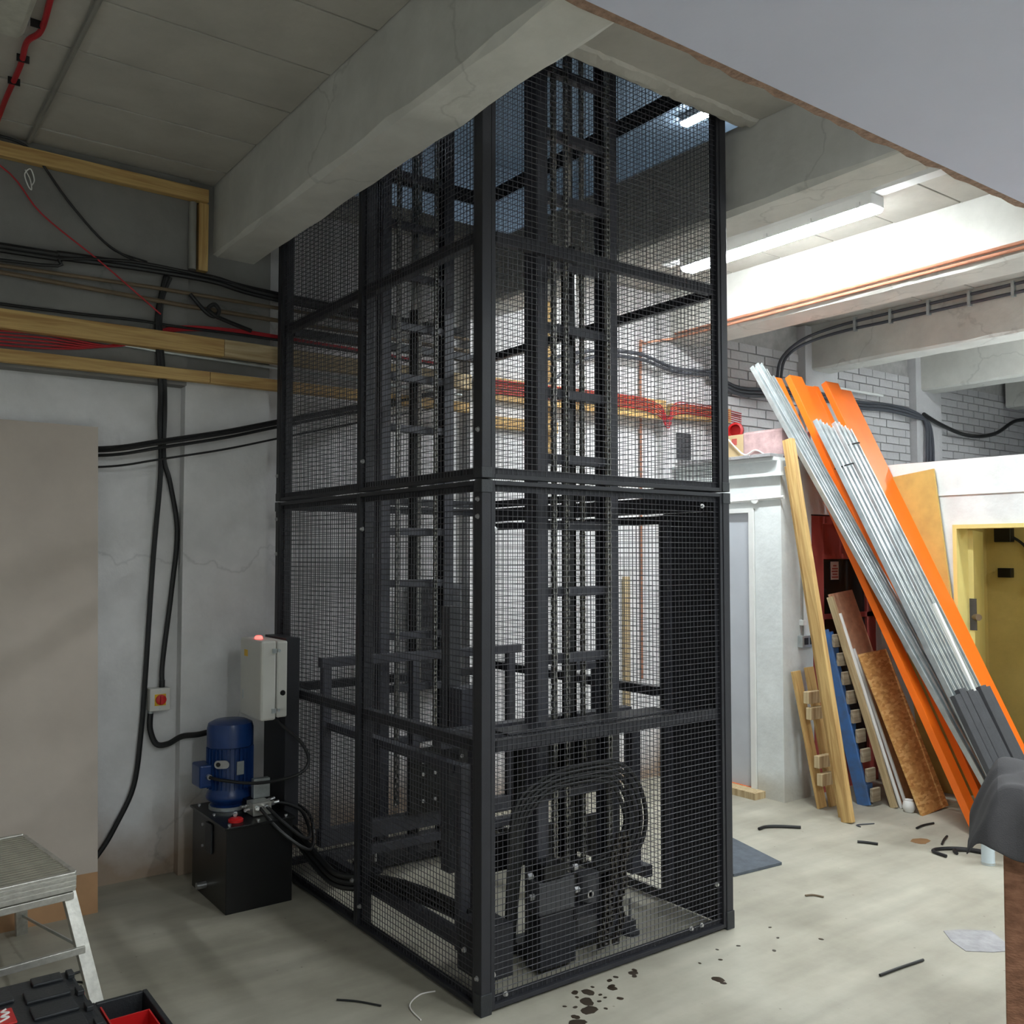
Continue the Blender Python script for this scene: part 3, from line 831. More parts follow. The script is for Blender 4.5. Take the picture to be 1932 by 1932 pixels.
# slack lifting chains gathered at the foot of the near mast
for i, (x, y, dx) in enumerate(((0.70, 0.10, 0.25), (0.755, 0.115, 0.2), (0.81, 0.10, 0.12))):
    mb = MB(); k = 0
    z = 0.06
    while z < 0.52:
        t = (z - .06)
        cx = x + dx * t + 0.012 * math.sin(z * 40 + i)
        for sx in (-1, 1):
            mb.box(cx + sx * 0.012 - 0.002, cx + sx * 0.012 + 0.002, y - 0.011, y + 0.011, z - 0.002, z + 0.027)
        mb.cyl((cx - 0.016, y, z), (cx + 0.016, y, z), 0.0075, 6)
        z += 0.0254
    o = mb.build('slack_chain', 'chaindark', m1); o['kind'] = 'stuff'

# ================================================================== HYDRAULIC POWER PACK
pk = thing('hydraulic_power_pack', (-0.28, 1.86, 0), 'black oil tank with a blue electric motor standing on it', 'power pack')
tx0, tx1, ty0, ty1 = -0.445, -0.095, 1.60, 2.13
tk = MB().box(tx0, tx1, ty0, ty1, 0.0, 0.42).build('tank', 'tank', pk, bevel=0.004)
MB().box(tx0 - 0.012, tx1 + 0.012, ty0 - 0.012, ty1 + 0.012, 0.42, 0.432).build('tank_lid', 'tank', pk, bevel=0.002)
gl = MB().box(tx0 - 0.012, tx0, 1.80, 1.89, 0.25, 0.40).build('sight_gauge', 'plasticblk', tk, bevel=0.004)
for z in (0.27, 0.38):
    MB().cyl((tx0 - 0.012, 1.915, z), (tx0 - 0.02, 1.915, z), 0.008, 8).build('bolt', 'zinc', tk, smooth=True)
MB().cyl((tx0, 1.90, 0.07), (tx0 - 0.05, 1.90, 0.07), 0.018, 12).build('drain_plug', 'zinc', tk, smooth=True)
for (x, y) in ((-0.42, 1.63), (-0.12, 1.63), (-0.27, 1.63), (-0.42, 2.1), (-0.42, 1.86), (-0.12, 1.86)):
    MB().cyl((x, y, 0.432), (x, y, 0.44), 0.009, 6).build('lid_bolt', 'zinc', tk, smooth=True)
MB().lathe([(0.038, 0), (0.038, 0.012), (0.03, 0.018)], (-0.37, 1.68, 0.433), (0, 0, 1), 18).build('filler_cap', 'red', tk, smooth=True)
MC = Vector((-0.30, 1.97, 0.432))
mo = MB().lathe([(0.105, 0.0), (0.105, 0.02), (0.085, 0.03), (0.12, 0.055), (0.125, 0.07), (0.118, 0.09), (0.108, 0.11), (0.108, 0.33)], MC, (0, 0, 1), 28).build('motor', 'blue', pk, smooth=True)
MB().lathe([(0.122, 0.0), (0.122, 0.095), (0.115, 0.12), (0.085, 0.135), (0.0, 0.136)], MC + Vector((0, 0, 0.335)), (0, 0, 1), 32).build('fan_cowl', 'blue', mo, smooth=True)
for k in range(30):
    a = 2 * math.pi * k / 30
    d = Vector((math.cos(a), math.sin(a), 0))
    MB().bar(MC + d * 0.115 + Vector((0, 0, 0.115)), MC + d * 0.115 + Vector((0, 0, 0.328)), 0.018, 0.004, d).build('cooling_fin', 'blue', mo)
MB().lathe([(0.108, 0), (0.108, 0.018), (0.10, 0.02)], MC + Vector((0, 0, 0.002)), (0, 0, 1), 28).build('bell_flange', 'galv', mo, smooth=True)
tb = MB().box(-0.475, -0.40, 1.93, 2.07, 0.56, 0.68).build('terminal_box', 'blue', mo, bevel=0.01)
MB().cyl((-0.43, 1.93, 0.62), (-0.43, 1.905, 0.62), 0.014, 8).build('gland', 'zinc', tb, smooth=True)
npd = Vector((-0.62, -0.78, 0)).normalized(); ntan = Vector((0.78, -0.62, 0))
pc = MC + npd * 0.125 + Vector((0, 0, 0.255))
pl = MB().prism([(-0.04 + 0.018 * (1 - math.cos(0)), 0)] * 0 + [(0.022 * math.cos(a) + (0.018 if math.cos(a) > 0 else -0.018), 0.022 * math.sin(a)) for a in [2 * math.pi * i / 16 for i in range(16)]], pc, pc + npd * 0.006, ntan).build('badge', 'zinc', mo)
MB().cyl(pc + npd * 0.005 - ntan * 0.018, pc + npd * 0.009 - ntan * 0.018, 0.012, 12).build('badge_eye', 'tank', mo)
npd2 = Vector((0.1, -1, 0)).normalized()
MB().prism([(-0.02, -0.035), (0.02, -0.035), (0.02, 0.035), (-0.02, 0.035)], MC + npd2 * 0.122 + Vector((0, 0, 0.23)), MC + npd2 * 0.126 + Vector((0, 0, 0.23)), (1, 0.1, 0)).build('rating_plate', 'galv', mo)
mf = MB().box(-0.27, -0.17, 1.70, 1.80, 0.434, 0.50).build('manifold', 'alu', pk, bevel=0.004)
MB().box(-0.23, -0.14, 1.80, 1.84, 0.50, 0.60).build('valve_plate', 'galv', pk, bevel=0.002)
MB().box(-0.27, -0.13, 1.80, 1.87, 0.434, 0.50).build('valve_block', 'tank', pk, bevel=0.003)
for (x, y, z, d) in ((-0.27, 1.72, 0.47, (-1, -.5, .1)), (-0.27, 1.77, 0.47, (-1, -.3, .2)), (-0.25, 1.70, 0.48, (-.3, -1, .1)), (-0.21, 1.70, 0.48, (.1, -1, .1)), (-0.17, 1.73, 0.48, (1, -.3, .2)), (-0.17, 1.78, 0.48, (1, 0, .3)), (-0.35, 1.74, 0.46, (-.4, -1, 0))):
    v = Vector(d).normalized()
    c = Vector((x, y, z))
    MB().cyl(c, c + v * 0.025, 0.013, 6).cyl(c + v * 0.025, c + v * 0.05, 0.009, 8).build('hose_fitting', 'zinc', pk, smooth=True)
def pipe(name, m, pts, r, label, cat, group=None, parent=None, n=8, sub=6):
    o = MB().tube(pts, r, n, sub).build(name, m, parent, smooth=True)
    if parent is None: tag(o, label, cat, group)
    return o
pipe('hydraulic_hose', 'hose', [(-0.21, 1.66, 0.485), (-0.16, 1.58, 0.42), (-0.06, 1.52, 0.33), (0.0, 1.60, 0.34), (0.0, 1.70, 0.42), (-0.06, 1.72, 0.46), (-0.13, 1.72, 0.485)], 0.009, 'black hose looped in front of the oil tank lid', 'hose')
pipe('hydraulic_hose', 'hose', [(-0.25, 1.66, 0.485), (-0.18, 1.56, 0.38), (-0.06, 1.50, 0.28), (0.0, 1.55, 0.30), (0.03, 1.66, 0.40), (0.0, 1.80, 0.44), (-0.09, 1.80, 0.45)], 0.009, 'lower black hose drooping from the silver manifold', 'hose')
for i, lb in enumerate(('upper', 'middle', 'lower')):
    dz = -0.028 * i
    pipe('hydraulic_hose', 'hose', [(-0.07, 1.82, 0.36 + dz), (-0.035, 1.70, 0.33 + dz), (-0.018 - .006 * i, 1.45, 0.25 + dz), (-0.022, 1.20, 0.225 + dz), (0.09, 1.02, 0.24 + dz), (0.115, 0.80, 0.27 + dz), (0.12, 0.45, 0.30 + dz), (0.15, 0.27, 0.28 + dz)], 0.014, lb + ' of three thick hoses running from the tank into the cage', 'hose', 'hoses along the left cage foot')
pipe('cable', 'cable', [(-0.10, 1.80, 0.97), (-0.11, 1.76, 0.90), (-0.03, 1.66, 0.80), (0.0, 1.62, 0.70), (-0.08, 1.60, 0.64), (-0.24, 1.72, 0.60), (-0.38, 1.84, 0.61), (-0.43, 1.905, 0.62)], 0.009, 'black cable from the grey control box down to the blue motor', 'cable')

# ---- control box on its post
cb = thing('control_box', (-0.16, 1.86, 0.9), 'light grey control box with red lamp mounted above the tank', 'control box')
box('body', 'ctrl', -0.145, -0.085, 1.71, 2.01, 0.93, 1.335, cb, bevel=0.01)
ld = box('lid', 'ctrl', -0.235, -0.150, 1.705, 2.015, 0.92, 1.34, cb, bevel=0.012)
MB().box(-0.2375, -0.235, 1.90, 1.945, 1.245, 1.28).build('warning_label', 'yellow', ld)
MB().box(-0.2365, -0.235, 1.955, 1.97, 1.01, 1.06).build('data_label', 'galv', ld)
MB().cyl((-0.113, 1.71, 1.06), (-0.113, 1.703, 1.06), 0.014, 16).build('lock', 'tank', cb, smooth=True)
for z in (0.97, 1.285):
    MB().box(-0.175, -0.152, 1.697, 1.706, z - .012, z + .012).build('hinge_clip', 'galv', cb)
    MB().cyl((-0.135, 1.71, z), (-0.135, 1.703, z), 0.009, 8).build('screw', 'galv', cb, smooth=True)
MB().lathe([(0.022, 0), (0.022, 0.008), (0.016, 0.016), (0.0, 0.018)], (-0.19, 1.86, 1.34), (0, 0, 1), 14).build('indicator_lamp', 'redled', cb, smooth=True)
MB().box(-0.083, -0.005, 1.74, 2.04, 0.34, 1.345).build('mounting_channel', 'black', cb, bevel=0.003)

# ---- isolator
iso = thing('isolator_switch', (-0.57, 2.37, 0.93), 'grey wall isolator with red rotary knob on yellow plate', 'switch')
box('enclosure', 'ctrl', -0.625, -0.515, 2.335, 2.41, 0.925, 1.05, iso, bevel=0.004)
box('plate', 'yellow', -0.60, -0.54, 2.331, 2.335, 0.955, 1.018, iso)
kn = MB().lathe([(0.028, 0), (0.028, 0.012), (0.02, 0.016), (0.0, 0.016)], (-0.568, 2.331, 0.988), (0, -1, 0), 20).build('knob', 'red', iso, smooth=True)
MB().box(-0.577, -0.559, 2.298, 2.316, 0.965, 1.012).build('grip', 'red', kn, bevel=0.003)
for z in (0.937, 1.038):
    MB().cyl((-0.57, 2.335, z), (-0.57, 2.332, z), 0.005, 8).build('screw', 'galv', iso)
MB().cyl((-0.55, 2.375, 1.05), (-0.55, 2.375, 1.09), 0.016, 10).build('gland', 'cable', iso, smooth=True)
MB().cyl((-0.61, 2.375, 0.925), (-0.61, 2.375, 0.90), 0.013, 10).build('gland', 'galv', iso, smooth=True)

# ---- cables on the back wall
pipe('armoured_cable', 'cable', [(-0.55, 2.375, 1.08), (-0.545, 2.385, 1.20), (-0.50, 2.39, 1.60), (-0.475, 2.39, 1.93), (-0.52, 2.385, 2.20), (-0.56, 2.38, 2.35), (-0.56, 2.375, 2.60), (-0.585, 2.30, 2.74), (-0.60, 2.285, 2.85), (-0.62, 2.285, 3.08), (-0.61, 2.285, 3.24), (-0.57, 2.285, 3.36)], 0.014, 'black armoured cable rising from the red isolator to the battens', 'cable')
pipe('armoured_cable', 'cable', [(-1.15, 2.385, 0.02), (-0.98, 2.388, 0.06), (-0.86, 2.385, 0.19), (-0.78, 2.385, 0.32), (-0.69, 2.385, 0.52), (-0.655, 2.39, 0.80), (-0.64, 2.39, 1.05), (-0.605, 2.39, 1.78), (-0.575, 2.385, 2.25), (-0.585, 2.38, 2.55), (-0.61, 2.295, 2.75), (-0.635, 2.285, 3.05), (-0.625, 2.285, 3.20), (-0.59, 2.285, 3.37)], 0.014, 'long black armoured cable hanging down the wall left of the isolator', 'cable')
pipe('armoured_cable', 'cable', [(-0.61, 2.375, 0.91), (-0.61, 2.375, 0.82), (-0.58, 2.36, 0.74), (-0.52, 2.35, 0.735), (-0.455, 2.31, 0.775), (-0.36, 2.29, 0.78), (-0.22, 2.30, 0.80)], 0.016, 'black cable curling from the isolator to behind the motor', 'cable')
for i, (z0, z1, dy, r) in enumerate(((2.375, 2.59, 0.0, 0.011), (2.36, 2.575, -0.02, 0.009), (2.335, 2.555, 0.0, 0.009), (2.272, 2.485, 0.0, 0.006))):
    pipe('slung_cable', 'cable', [(-1.1, 2.385, z0 - 0.005), (-0.935, 2.375, z0), (-0.80, 2.30 + dy, z0 + .012), (-0.62, 2.255 + dy, z0 + (z1 - z0) * .24), (-0.27, 2.25 + dy, z0 + (z1 - z0) * .6), (0.05, 2.245 + dy, z1), (0.5, 2.25 + dy, z1 + 0.12), (1.2, 2.27 + dy, z1 + 0.30)], r,
         ('topmost', 'second', 'third', 'lowest and thinnest')[i] + ' of the black cables slung behind the cage at head height', 'cable', 'cables slung across the back wall')
for i, (zs, r) in enumerate((([3.37, 3.38, 3.39, 3.39, 3.35], .018), ([3.345, 3.355, 3.37, 3.365, 3.33], .014), ([3.29, 3.35, 3.40, 3.385, 3.37], .009))):
    pipe('overhead_cable', 'cable', [(-4.0, 2.29, zs[0] - .02), (-1.42, 2.27 - .012 * i, zs[0]), (-1.13, 2.265 - .012 * i, zs[1]), (-0.78, 2.265 - .012 * i, zs[2]), (-0.35, 2.25 - .012 * i, zs[3]), (0.04, 2.26, zs[4]), (1.4, 2.28, zs[4] - .03)], r,
         ('thick black cable along the upper back wall', 'second black cable clipped under the thick one on the upper wall', 'thin black cable crossing over the thick upper wall cable')[i], 'cable', 'cable run along the upper back wall')
pipe('service_pipe', 'brownpipe', [(-4.0, 2.275, 3.27), (-1.42, 2.275, 3.27), (-0.69, 2.275, 3.285), (1.45, 2.275, 3.28)], 0.011, 'upper dull brown pipe along the back wall below the black cables', 'pipe', sub=1)
pipe('service_pipe', 'brownpipe', [(-4.0, 2.275, 3.235), (-1.42, 2.275, 3.235), (-0.48, 2.275, 3.21), (1.45, 2.275, 3.20)], 0.013, 'lower dull brown pipe along the back wall below the black cables', 'pipe', sub=1)
pipe('overhead_cable', 'cable', [(-4.0, 2.29, 3.07), (-1.42, 2.285, 3.075), (-0.77, 2.285, 3.09), (-0.54, 2.28, 3.085), (0.05, 2.275, 3.09), (1.3, 2.28, 3.07)], 0.008, 'black cable lying just above the upper pine batten', 'cable')
pipe('overhead_cable', 'cable', [(-1.44, 2.25, 3.93), (-1.29, 2.27, 3.90), (-1.11, 2.28, 3.68), (-0.92, 2.28, 3.49), (-0.76, 2.26, 3.41)], 0.007, 'black cable dropping diagonally from the ceiling batten', 'cable')
pipe('overhead_cable', 'cable', [(-0.92, 2.285, 3.49), (-0.85, 2.283, 3.45), (-0.70, 2.262, 3.42)], 0.005, 'short thin black cable beside the diagonal one', 'cable')
pipe('red_cable', 'redcable', [(-1.9, 2.285, 4.2 - 0.25), (-1.43, 2.285, 3.79), (-1.23, 2.285, 3.58), (-0.94, 2.235, 3.36), (-0.63, 2.235, 3.13)], 0.0045, 'thin red cable running diagonally down the upper wall', 'cable')
for i in range(5):
    z = 2.862 + 0.018 * i
    pipe('red_cable', 'redcable', [(-2.4, 2.30, z), (-1.6, 2.295, z), (-1.41, 2.29, z + 0.003), (-1.2, 2.285, z + 0.012), (-0.98 + .03 * i, 2.285, 2.905 + .006 * i), (-0.70, 2.29, 2.99 + .004 * i), (-0.52, 2.29, 3.065 + .006 * i), (-0.2, 2.28, 3.10 + .004 * i), (0.05, 2.28, 3.10 + .004 * i), (1.2, 2.285, 3.075 + .004 * i)], 0.005,
         ('lowest', 'second lowest', 'middle', 'second highest', 'highest')[i] + ' red cable of the bundle behind the upper pine batten', 'cable', 'red cables behind the battens')
pipe('conduit', 'galv', [(-3.0, 2.295, 2.95), (-1.41, 2.295, 2.955), (-0.9, 2.295, 2.95), (-0.62, 2.295, 2.935), (0.06, 2.285, 2.92), (1.4, 2.285, 2.89)], 0.010, 'thin grey conduit running between the two pine battens', 'conduit', sub=1)
box_ = swept('pine_batten', 'timber', rect(0.055, 0.10), (-4.0, 2.262, 2.995), (-0.27, 2.262, 2.99), (0, 1, 0), bevel=0.003)
tag(box_, 'upper pine batten with knots fixed along the back wall', 'timber')
tag(swept('pine_batten', 'timbery', rect(0.05, 0.10), (-0.268, 2.262, 2.99), (1.45, 2.262, 2.98), (0, 1, 0), bevel=0.003), 'paler upper pine batten continuing behind the cage', 'timber')
tag(swept('pine_batten', 'timber', rect(0.05, 0.065), (-4.0, 2.275, 2.80), (-0.345, 2.275, 2.812), (0, 1, 0), bevel=0.003), 'lower pine batten along the ledge of the back wall', 'timber')
tag(swept('pine_batten', 'timber', rect(0.05, 0.065), (-0.343, 2.275, 2.812), (1.45, 2.275, 2.805), (0, 1, 0), bevel=0.003), 'lower pine batten end piece with two nails reaching behind the cage', 'timber')
tag(swept('pine_batten', 'timber', rect(0.05, 0.075), (-4.0, 2.28, 3.885), (-0.365, 2.28, 3.865), (0, 1, 0), bevel=0.003), 'pine batten under the ceiling of the left bay', 'timber')
tag(swept('pine_batten', 'timber', rect(0.055, 0.05), (-0.385, 2.302, 3.43), (-0.385, 2.302, 3.826), (1, 0, 0), bevel=0.003), 'short upright pine batten beside the concrete beam', 'timber')
tag(MB().tube([(-0.445, 2.29, 3.43), (-0.447, 2.29, 3.82)], 0.022, 10, 1).build('capped_pipe', 'greypipe', smooth=True), 'white painted pipe stub beside the short upright batten', 'pipe')
pipe('wire_bundle', 'cable', [(-0.46, 2.27, 3.28), (-0.38, 2.25, 3.19), (-0.33, 2.24, 3.165), (-0.305, 2.235, 3.20), (-0.33, 2.24, 3.235), (-0.365, 2.245, 3.205), (-0.34, 2.23, 3.175), (-0.29, 2.245, 3.16), (-0.1, 2.27, 3.12)], 0.012, 'knot of dark cable hanging at the pilaster', 'cable')
pipe('conduit', 'greypipe', [(-1.30, 2.28, 3.945), (-1.30, -0.5, 3.945)], 0.013, 'painted conduit on the left bay ceiling', 'conduit', sub=1)
rc = pipe('red_cable', 'redcable', [(-1.47, -0.3, 3.94), (-1.465, 0.60, 3.94), (-1.455, 0.82, 3.94), (-1.445, 1.08, 3.935), (-1.475, 1.22, 3.94), (-1.465, 1.45, 3.94), (-1.47, 1.85, 3.94), (-1.465, 2.25, 3.94)], 0.012, 'thick red cable clipped to the ceiling at the upper left', 'cable')
for y in (1.05, 1.38, 1.62):
    box('clip', 'cable', -1.49, -1.44, y - .003, y + .003, 3.926, 3.958, rc)
pipe('wire_coil', 'white', [(-1.31, 2.30, 3.80), (-1.29, 2.28, 3.75), (-1.28, 2.29, 3.70), (-1.30, 2.27, 3.71), (-1.315, 2.28, 3.77), (-1.29, 2.27, 3.80), (-1.27, 2.28, 3.75), (-1.285, 2.26, 3.71)], 0.003, 'small coil of white wire hanging on the upper left wall', 'wire')

# ---- skimmed plasterboard sheet leaning on the back wall
pb = thing('plasterboard_sheet', (-1.5, 2.05, 0), 'tall skimmed plasterboard sheet leaning on the left back wall', 'board')
swept('board', 'plasterpink', rect(1.24, 0.013), (-1.565, 2.055, 0.20), (-1.545, 2.33, 2.49), (1, 0, 0), pb)
swept('bare_edge', 'browncard', rect(1.24, 0.013), (-1.566, 2.03, 0.0), (-1.565, 2.055, 0.1995), (1, 0, 0), pb)

# ================================================================== STEP PLATFORM
st = thing('step_platform', (-1.5, 1.45, 0), 'scuffed aluminium hop-up step platform in front of the plasterboard', 'step stool')
A = Vector((-1.243, 1.13, 0.5)); B = Vector((-1.325, 1.80, 0.5))
ey = (B - A).normalized(); ex = Vector((-ey.y, ey.x, 0))   # ex points to the left
DD = (B - A).length
for k in range(3):
    a = DD * k / 3 + 0.004; b = DD * (k + 1) / 3 - 0.004
    o = MB().prism([(0.0, -a), (0.0, -b), (0.95, -b), (0.95, -a)], A + Vector((0, 0, -0.014)), A, ex).build('tread_plank', 'ribalu', st, bevel=0.002)
    for j in range(7):
        v = a + (b - a) * (j + 0.5) / 7
        MB().bar(A + ey * v + Vector((0, 0, 0.002)), A + ey * v + ex * 0.95 + Vector((0, 0, 0.002)), 0.010, 0.004, ey).build('rib', 'ribalu', o)
for e0 in (-0.012, DD + 0.012):
    o = MB().bar(A + ey * e0 + Vector((0, 0, -0.03)), A + ey * e0 + ex * 0.95 + Vector((0, 0, -0.03)), 0.022, 0.075, ey).build('edge_rail', 'alu', st, bevel=0.003)
    for j in range(3):
        MB().bar(A + ey * (e0 - 0.012 if e0 < 0 else e0 + .012) + Vector((0, 0, -0.012 - 0.02 * j)), A + ey * (e0 - 0.012 if e0 < 0 else e0 + .012) + ex * 0.95 + Vector((0, 0, -0.012 - 0.02 * j)), 0.004, 0.010, ey).build('rib', 'alu', o)
MB().bar(A + Vector((0, 0, -0.03)), B + Vector((0, 0, -0.03)), 0.02, 0.07, ex).build('end_rail', 'alu', st, bevel=0.003)
legs = [(A + ex * 0.02 + ey * 0.015, Vector((-1.177, 0.993, 0))), (B + ex * 0.02 - ey * 0.015, Vector((-1.30, 1.955, 0)))]
legs += [(p + ex * 0.91, q + ex * 0.95) for p, q in legs]
for p, q in legs:
    swept('leg', 'alu', cchan(0.05, 0.03, 0.006), q, p + Vector((0, 0, -0.07)), ex, st, bevel=0.001)
for (i, j) in ((0, 2), (1, 3)):
    for t, th in ((0.42, 0.022), (0.83, 0.03)):
        a = legs[i][1].lerp(legs[i][0], t); b = legs[j][1].lerp(legs[j][0], t)
        MB().bar(a, b, 0.028, th, (0, 0, 1)).build('rung', 'alu', st, bevel=0.002)
MB().bar(legs[0][1].lerp(legs[0][0], .42), legs[1][1].lerp(legs[1][0], .2), 0.012, 0.006, (0, 0, 1)).build('brace', 'galv', st)

# ================================================================== TOOLBOXES
tb_ = thing('toolbox', (-1.62, 0.45, 0), 'black moulded toolbox with a red logo badge on its lid', 'toolbox')
box('case', 'plasticblk', -1.97, -1.325, 0.16, 0.78, 0.0, 0.20, tb_, bevel=0.02)
lid = box('lid', 'plasticblk', -1.98, -1.315, 0.15, 0.79, 0.203, 0.25, tb_, bevel=0.015)
for (x0, x1, y0, y1) in ((-1.46, -1.36, 0.70, 0.765), (-1.50, -1.36, 0.57, 0.66), (-1.50, -1.36, 0.43, 0.53), (-1.50, -1.36, 0.29, 0.39), (-1.62, -1.53, 0.62, 0.75), (-1.62, -1.53, 0.20, 0.35)):
    o = MB().box(x0, x1, y0, y1, 0.25, 0.262).build('lid_pad', 'plasticblk', lid, bevel=0.004)
for y in (0.70, 0.54, 0.40, 0.26):
    MB().box(-1.345, -1.322, y, y + 0.05, 0.25, 0.268).build('lid_cleat', 'plasticblk', lid, bevel=0.003)
bd = MB().box(-1.73, -1.545, 0.455, 0.575, 0.25, 0.258).build('logo_badge', 'red', lid, bevel=0.004)
MB().tube([(-1.60, 0.475, 0.2585), (-1.565, 0.50, 0.2585), (-1.585, 0.515, 0.2585), (-1.56, 0.535, 0.2585), (-1.58, 0.55, 0.2585), (-1.565, 0.565, 0.2585)], 0.004, 6).bar((-1.68, 0.46, 0.2585), (-1.60, 0.57, 0.2585), 0.003, 0.008, (0, 0, 1)).bar((-1.70, 0.46, 0.2585), (-1.66, 0.50, 0.2585), 0.003, 0.008, (0, 0, 1)).build('logo_stroke', 'white', lid)
MB().box(-1.322, -1.308, 0.60, 0.66, 0.16, 0.235).build('latch', 'red', tb_, bevel=0.004)
org = thing('organiser_tray', (-1.2, 0.4, 0), 'open black organiser tray with red compartment beside the toolbox', 'tool tray')
q = MB()
ox0, ox1, oy0, oy1, oz = -1.298, -1.10, 0.10, 0.575, 0.20
q.box(ox0, ox1, oy0, oy1, 0, 0.02); q.box(ox0, ox0 + 0.018, oy0, oy1, 0.02, oz); q.box(ox1 - 0.018, ox1, oy0, oy1, 0.02, oz); q.box(ox0 + .018, ox1 - .018, oy0, oy0 + 0.018, 0.02, oz); q.box(ox0 + .018, ox1 - .018, oy1 - 0.018, oy1, 0.02, oz)
q.build('case', 'plasticblk', org, bevel=0.004)
q = MB()
q.box(-1.272, -1.266, 0.13, 0.535, 0.021, 0.195); q.box(-1.266, -1.13, 0.425, 0.431, 0.021, 0.19); q.box(-1.266, -1.13, 0.13, 0.136, 0.021, 0.19); q.box(-1.135, -1.13, 0.136, 0.425, 0.021, 0.19); q.box(-1.266, -1.135, 0.136, 0.425, 0.021, 0.03)
q.build('red_divider', 'red', org)
for i, (x, y) in enumerate(((-1.24, 0.47), (-1.205, 0.49), (-1.17, 0.475))):
    o = MB().lathe([(0.016, 0), (0.016, 0.05), (0.012, 0.055), (0.012, 0.09)], (x, y, 0.0205), (0, 0, 1), 12).build('socket_bit', 'chain', smooth=True)
    tag(o, ('left', 'middle', 'right')[i] + ' dark steel socket standing in the organiser tray', 'socket', 'sockets in the tray')
tag(MB().box(-1.605, -1.585, 0.78 + 0.05, 0.83 + 0.06, 0.0, 0.43).box(-1.625, -1.565, 0.815, 0.905, 0.43, 0.50).build('red_handle_tool', 'red', bevel=0.006), 'red topped tool standing at the left edge before the step', 'tool')

# ================================================================== LEANING STOCK IN THE ALCOVE
def lean(name, m, prof, b, t, label, cat, group=None, side=(1, 0, 0), bevel=0.0015):
    o = swept(name, m, prof, b, t, side, None, bevel)
    return tag(o, label, cat, group)
OB, OT = (0.025, 0.0), (1.575, 3.17)
for i, (x0, x1, dy, tz, lb) in enumerate(((3.83, 3.925, 0.0, 0.0, 'leftmost narrow'), (3.945, 4.10, -0.06, 0.02, 'second'), (4.11, 4.315, -0.02, -0.03, 'third, set back'), (4.325, 4.385, -0.01, -0.02, 'narrow middle'), (4.405, 4.575, -0.065, 0.02, 'fifth'), (4.61, 4.775, -0.05, -0.02, 'rightmost'))):
    xc = (x0 + x1) / 2
    # v axis of the sweep points away from the hall for a piece leaning back: web faces the hall
    lean('orange_channel', 'orange', [(a, -b) for a, b in cchan(x1 - x0, 0.05, 0.004)][::-1], (xc, OB[0] + dy, 0.001), (xc, OT[0] + dy, OT[1] + tz), lb + ' tall orange steel channel leaning in the alcove', 'steel channel', 'orange channels leaning in the alcove')
for i, (bx_, tx_, dz) in enumerate(((3.96, 3.545, 0.0), (4.02, 3.605, 0.03), (4.08, 3.665, -0.01), (4.13, 3.745, -0.05))):
    lean('galvanised_stud', 'galv', lippedc(0.055, 0.036, 0.003, 0.012), (bx_, -0.16 + .01 * i, 0.001), (tx_, 1.52, 3.22 + dz), ('leftmost', 'second', 'third', 'rightmost')[i] + ' of the long galvanised studs leaning across the orange channels', 'metal stud', 'long galvanised studs')
for i in range(6):
    bx_ = 3.87 + 0.066 * i
    tx_ = 3.86 + 0.078 * i
    lean('galvanised_track', 'galv', lippedc(0.056, 0.04, 0.003, 0.012), (bx_, -0.26, 0.001), (tx_, 1.19, 2.80 - 0.02 * (i % 3)), ('first', 'second', 'third', 'fourth', 'fifth', 'sixth')[i] + ' from the left of the strapped galvanised tracks', 'metal track', 'strapped galvanised tracks')
for (z, xa, xb, y, lb) in ((2.44, 3.835, 4.06, 1.005, 'lower'), (2.62, 4.06, 4.30, 1.11, 'upper')):
    tag(MB().tube([(xa, y + .02, z - .02), (xa + .05, y - 0.012, z), (xb - .05, y - 0.012, z + .03), (xb, y + .02, z + .03)], 0.006, 6).build('cable_tie', 'cable', smooth=True), lb + ' black tie strapped round the galvanised tracks', 'strap')
lean('plastic_trunking', 'white', rect(0.025, 0.018), (4.02, -0.30, 0.001), (3.86, 0.30, 1.47), 'thin white plastic strip leaning on the orange channels', 'trunking')
rib = [(-0.035, 0.02), (-0.035, -0.012), (-0.028, -0.02), (-0.021, -0.012), (-0.014, -0.02), (-0.007, -0.012), (0, -0.02), (0.007, -0.012), (0.014, -0.02), (0.021, -0.012), (0.028, -0.02), (0.035, -0.012), (0.035, 0.02)]
for i in range(6):
    bx_ = 3.60 + 0.078 * i
    o = lean('ribbed_profile', 'dkgrey', rib, (bx_, -0.43, 0.001), (3.53 + 0.078 * i, -0.01 + 0.012 * (i % 2), 0.93 + 0.015 * ((i * 2) % 3)), ('first', 'second', 'third', 'fourth', 'fifth', 'sixth')[i] + ' from the left of the dark grey ribbed profiles', 'profile', 'dark ribbed profiles')
    pb0, pt0 = Vector((bx_, -0.43, 0.001)), Vector((3.53 + 0.078 * i, -0.01 + 0.012 * (i % 2), 0.93 + 0.015 * ((i * 2) % 3)))
    dn = (pt0 - pb0).normalized()
    for sx in (-1, 1):  # solid dark plugs stand in for the shade inside the open ends
        h_ = swept('dark_end_plug', 'tank', [(sx * 0.016 + a_, b_ + 0.003) for a_, b_ in rect(0.024, 0.022)], pt0 - dn * 0.004, pt0 + dn * 0.0015, (1, 0, 0))
        mwh = h_.rotation_euler.copy()
        h_.parent = o
        R0 = o.rotation_euler.to_matrix()
        h_.location = R0.inverted() @ (pt0 - dn * 0.004 - pb0)
        h_.rotation_euler = (R0.inverted() @ mwh.to_matrix()).to_euler()
lean('timber_length', 'timber', rect(0.05, 0.075), (3.475, 0.715, 0.002), (3.52, 1.19, 2.63), 'long front pine length leaning nearest the white corner', 'timber')
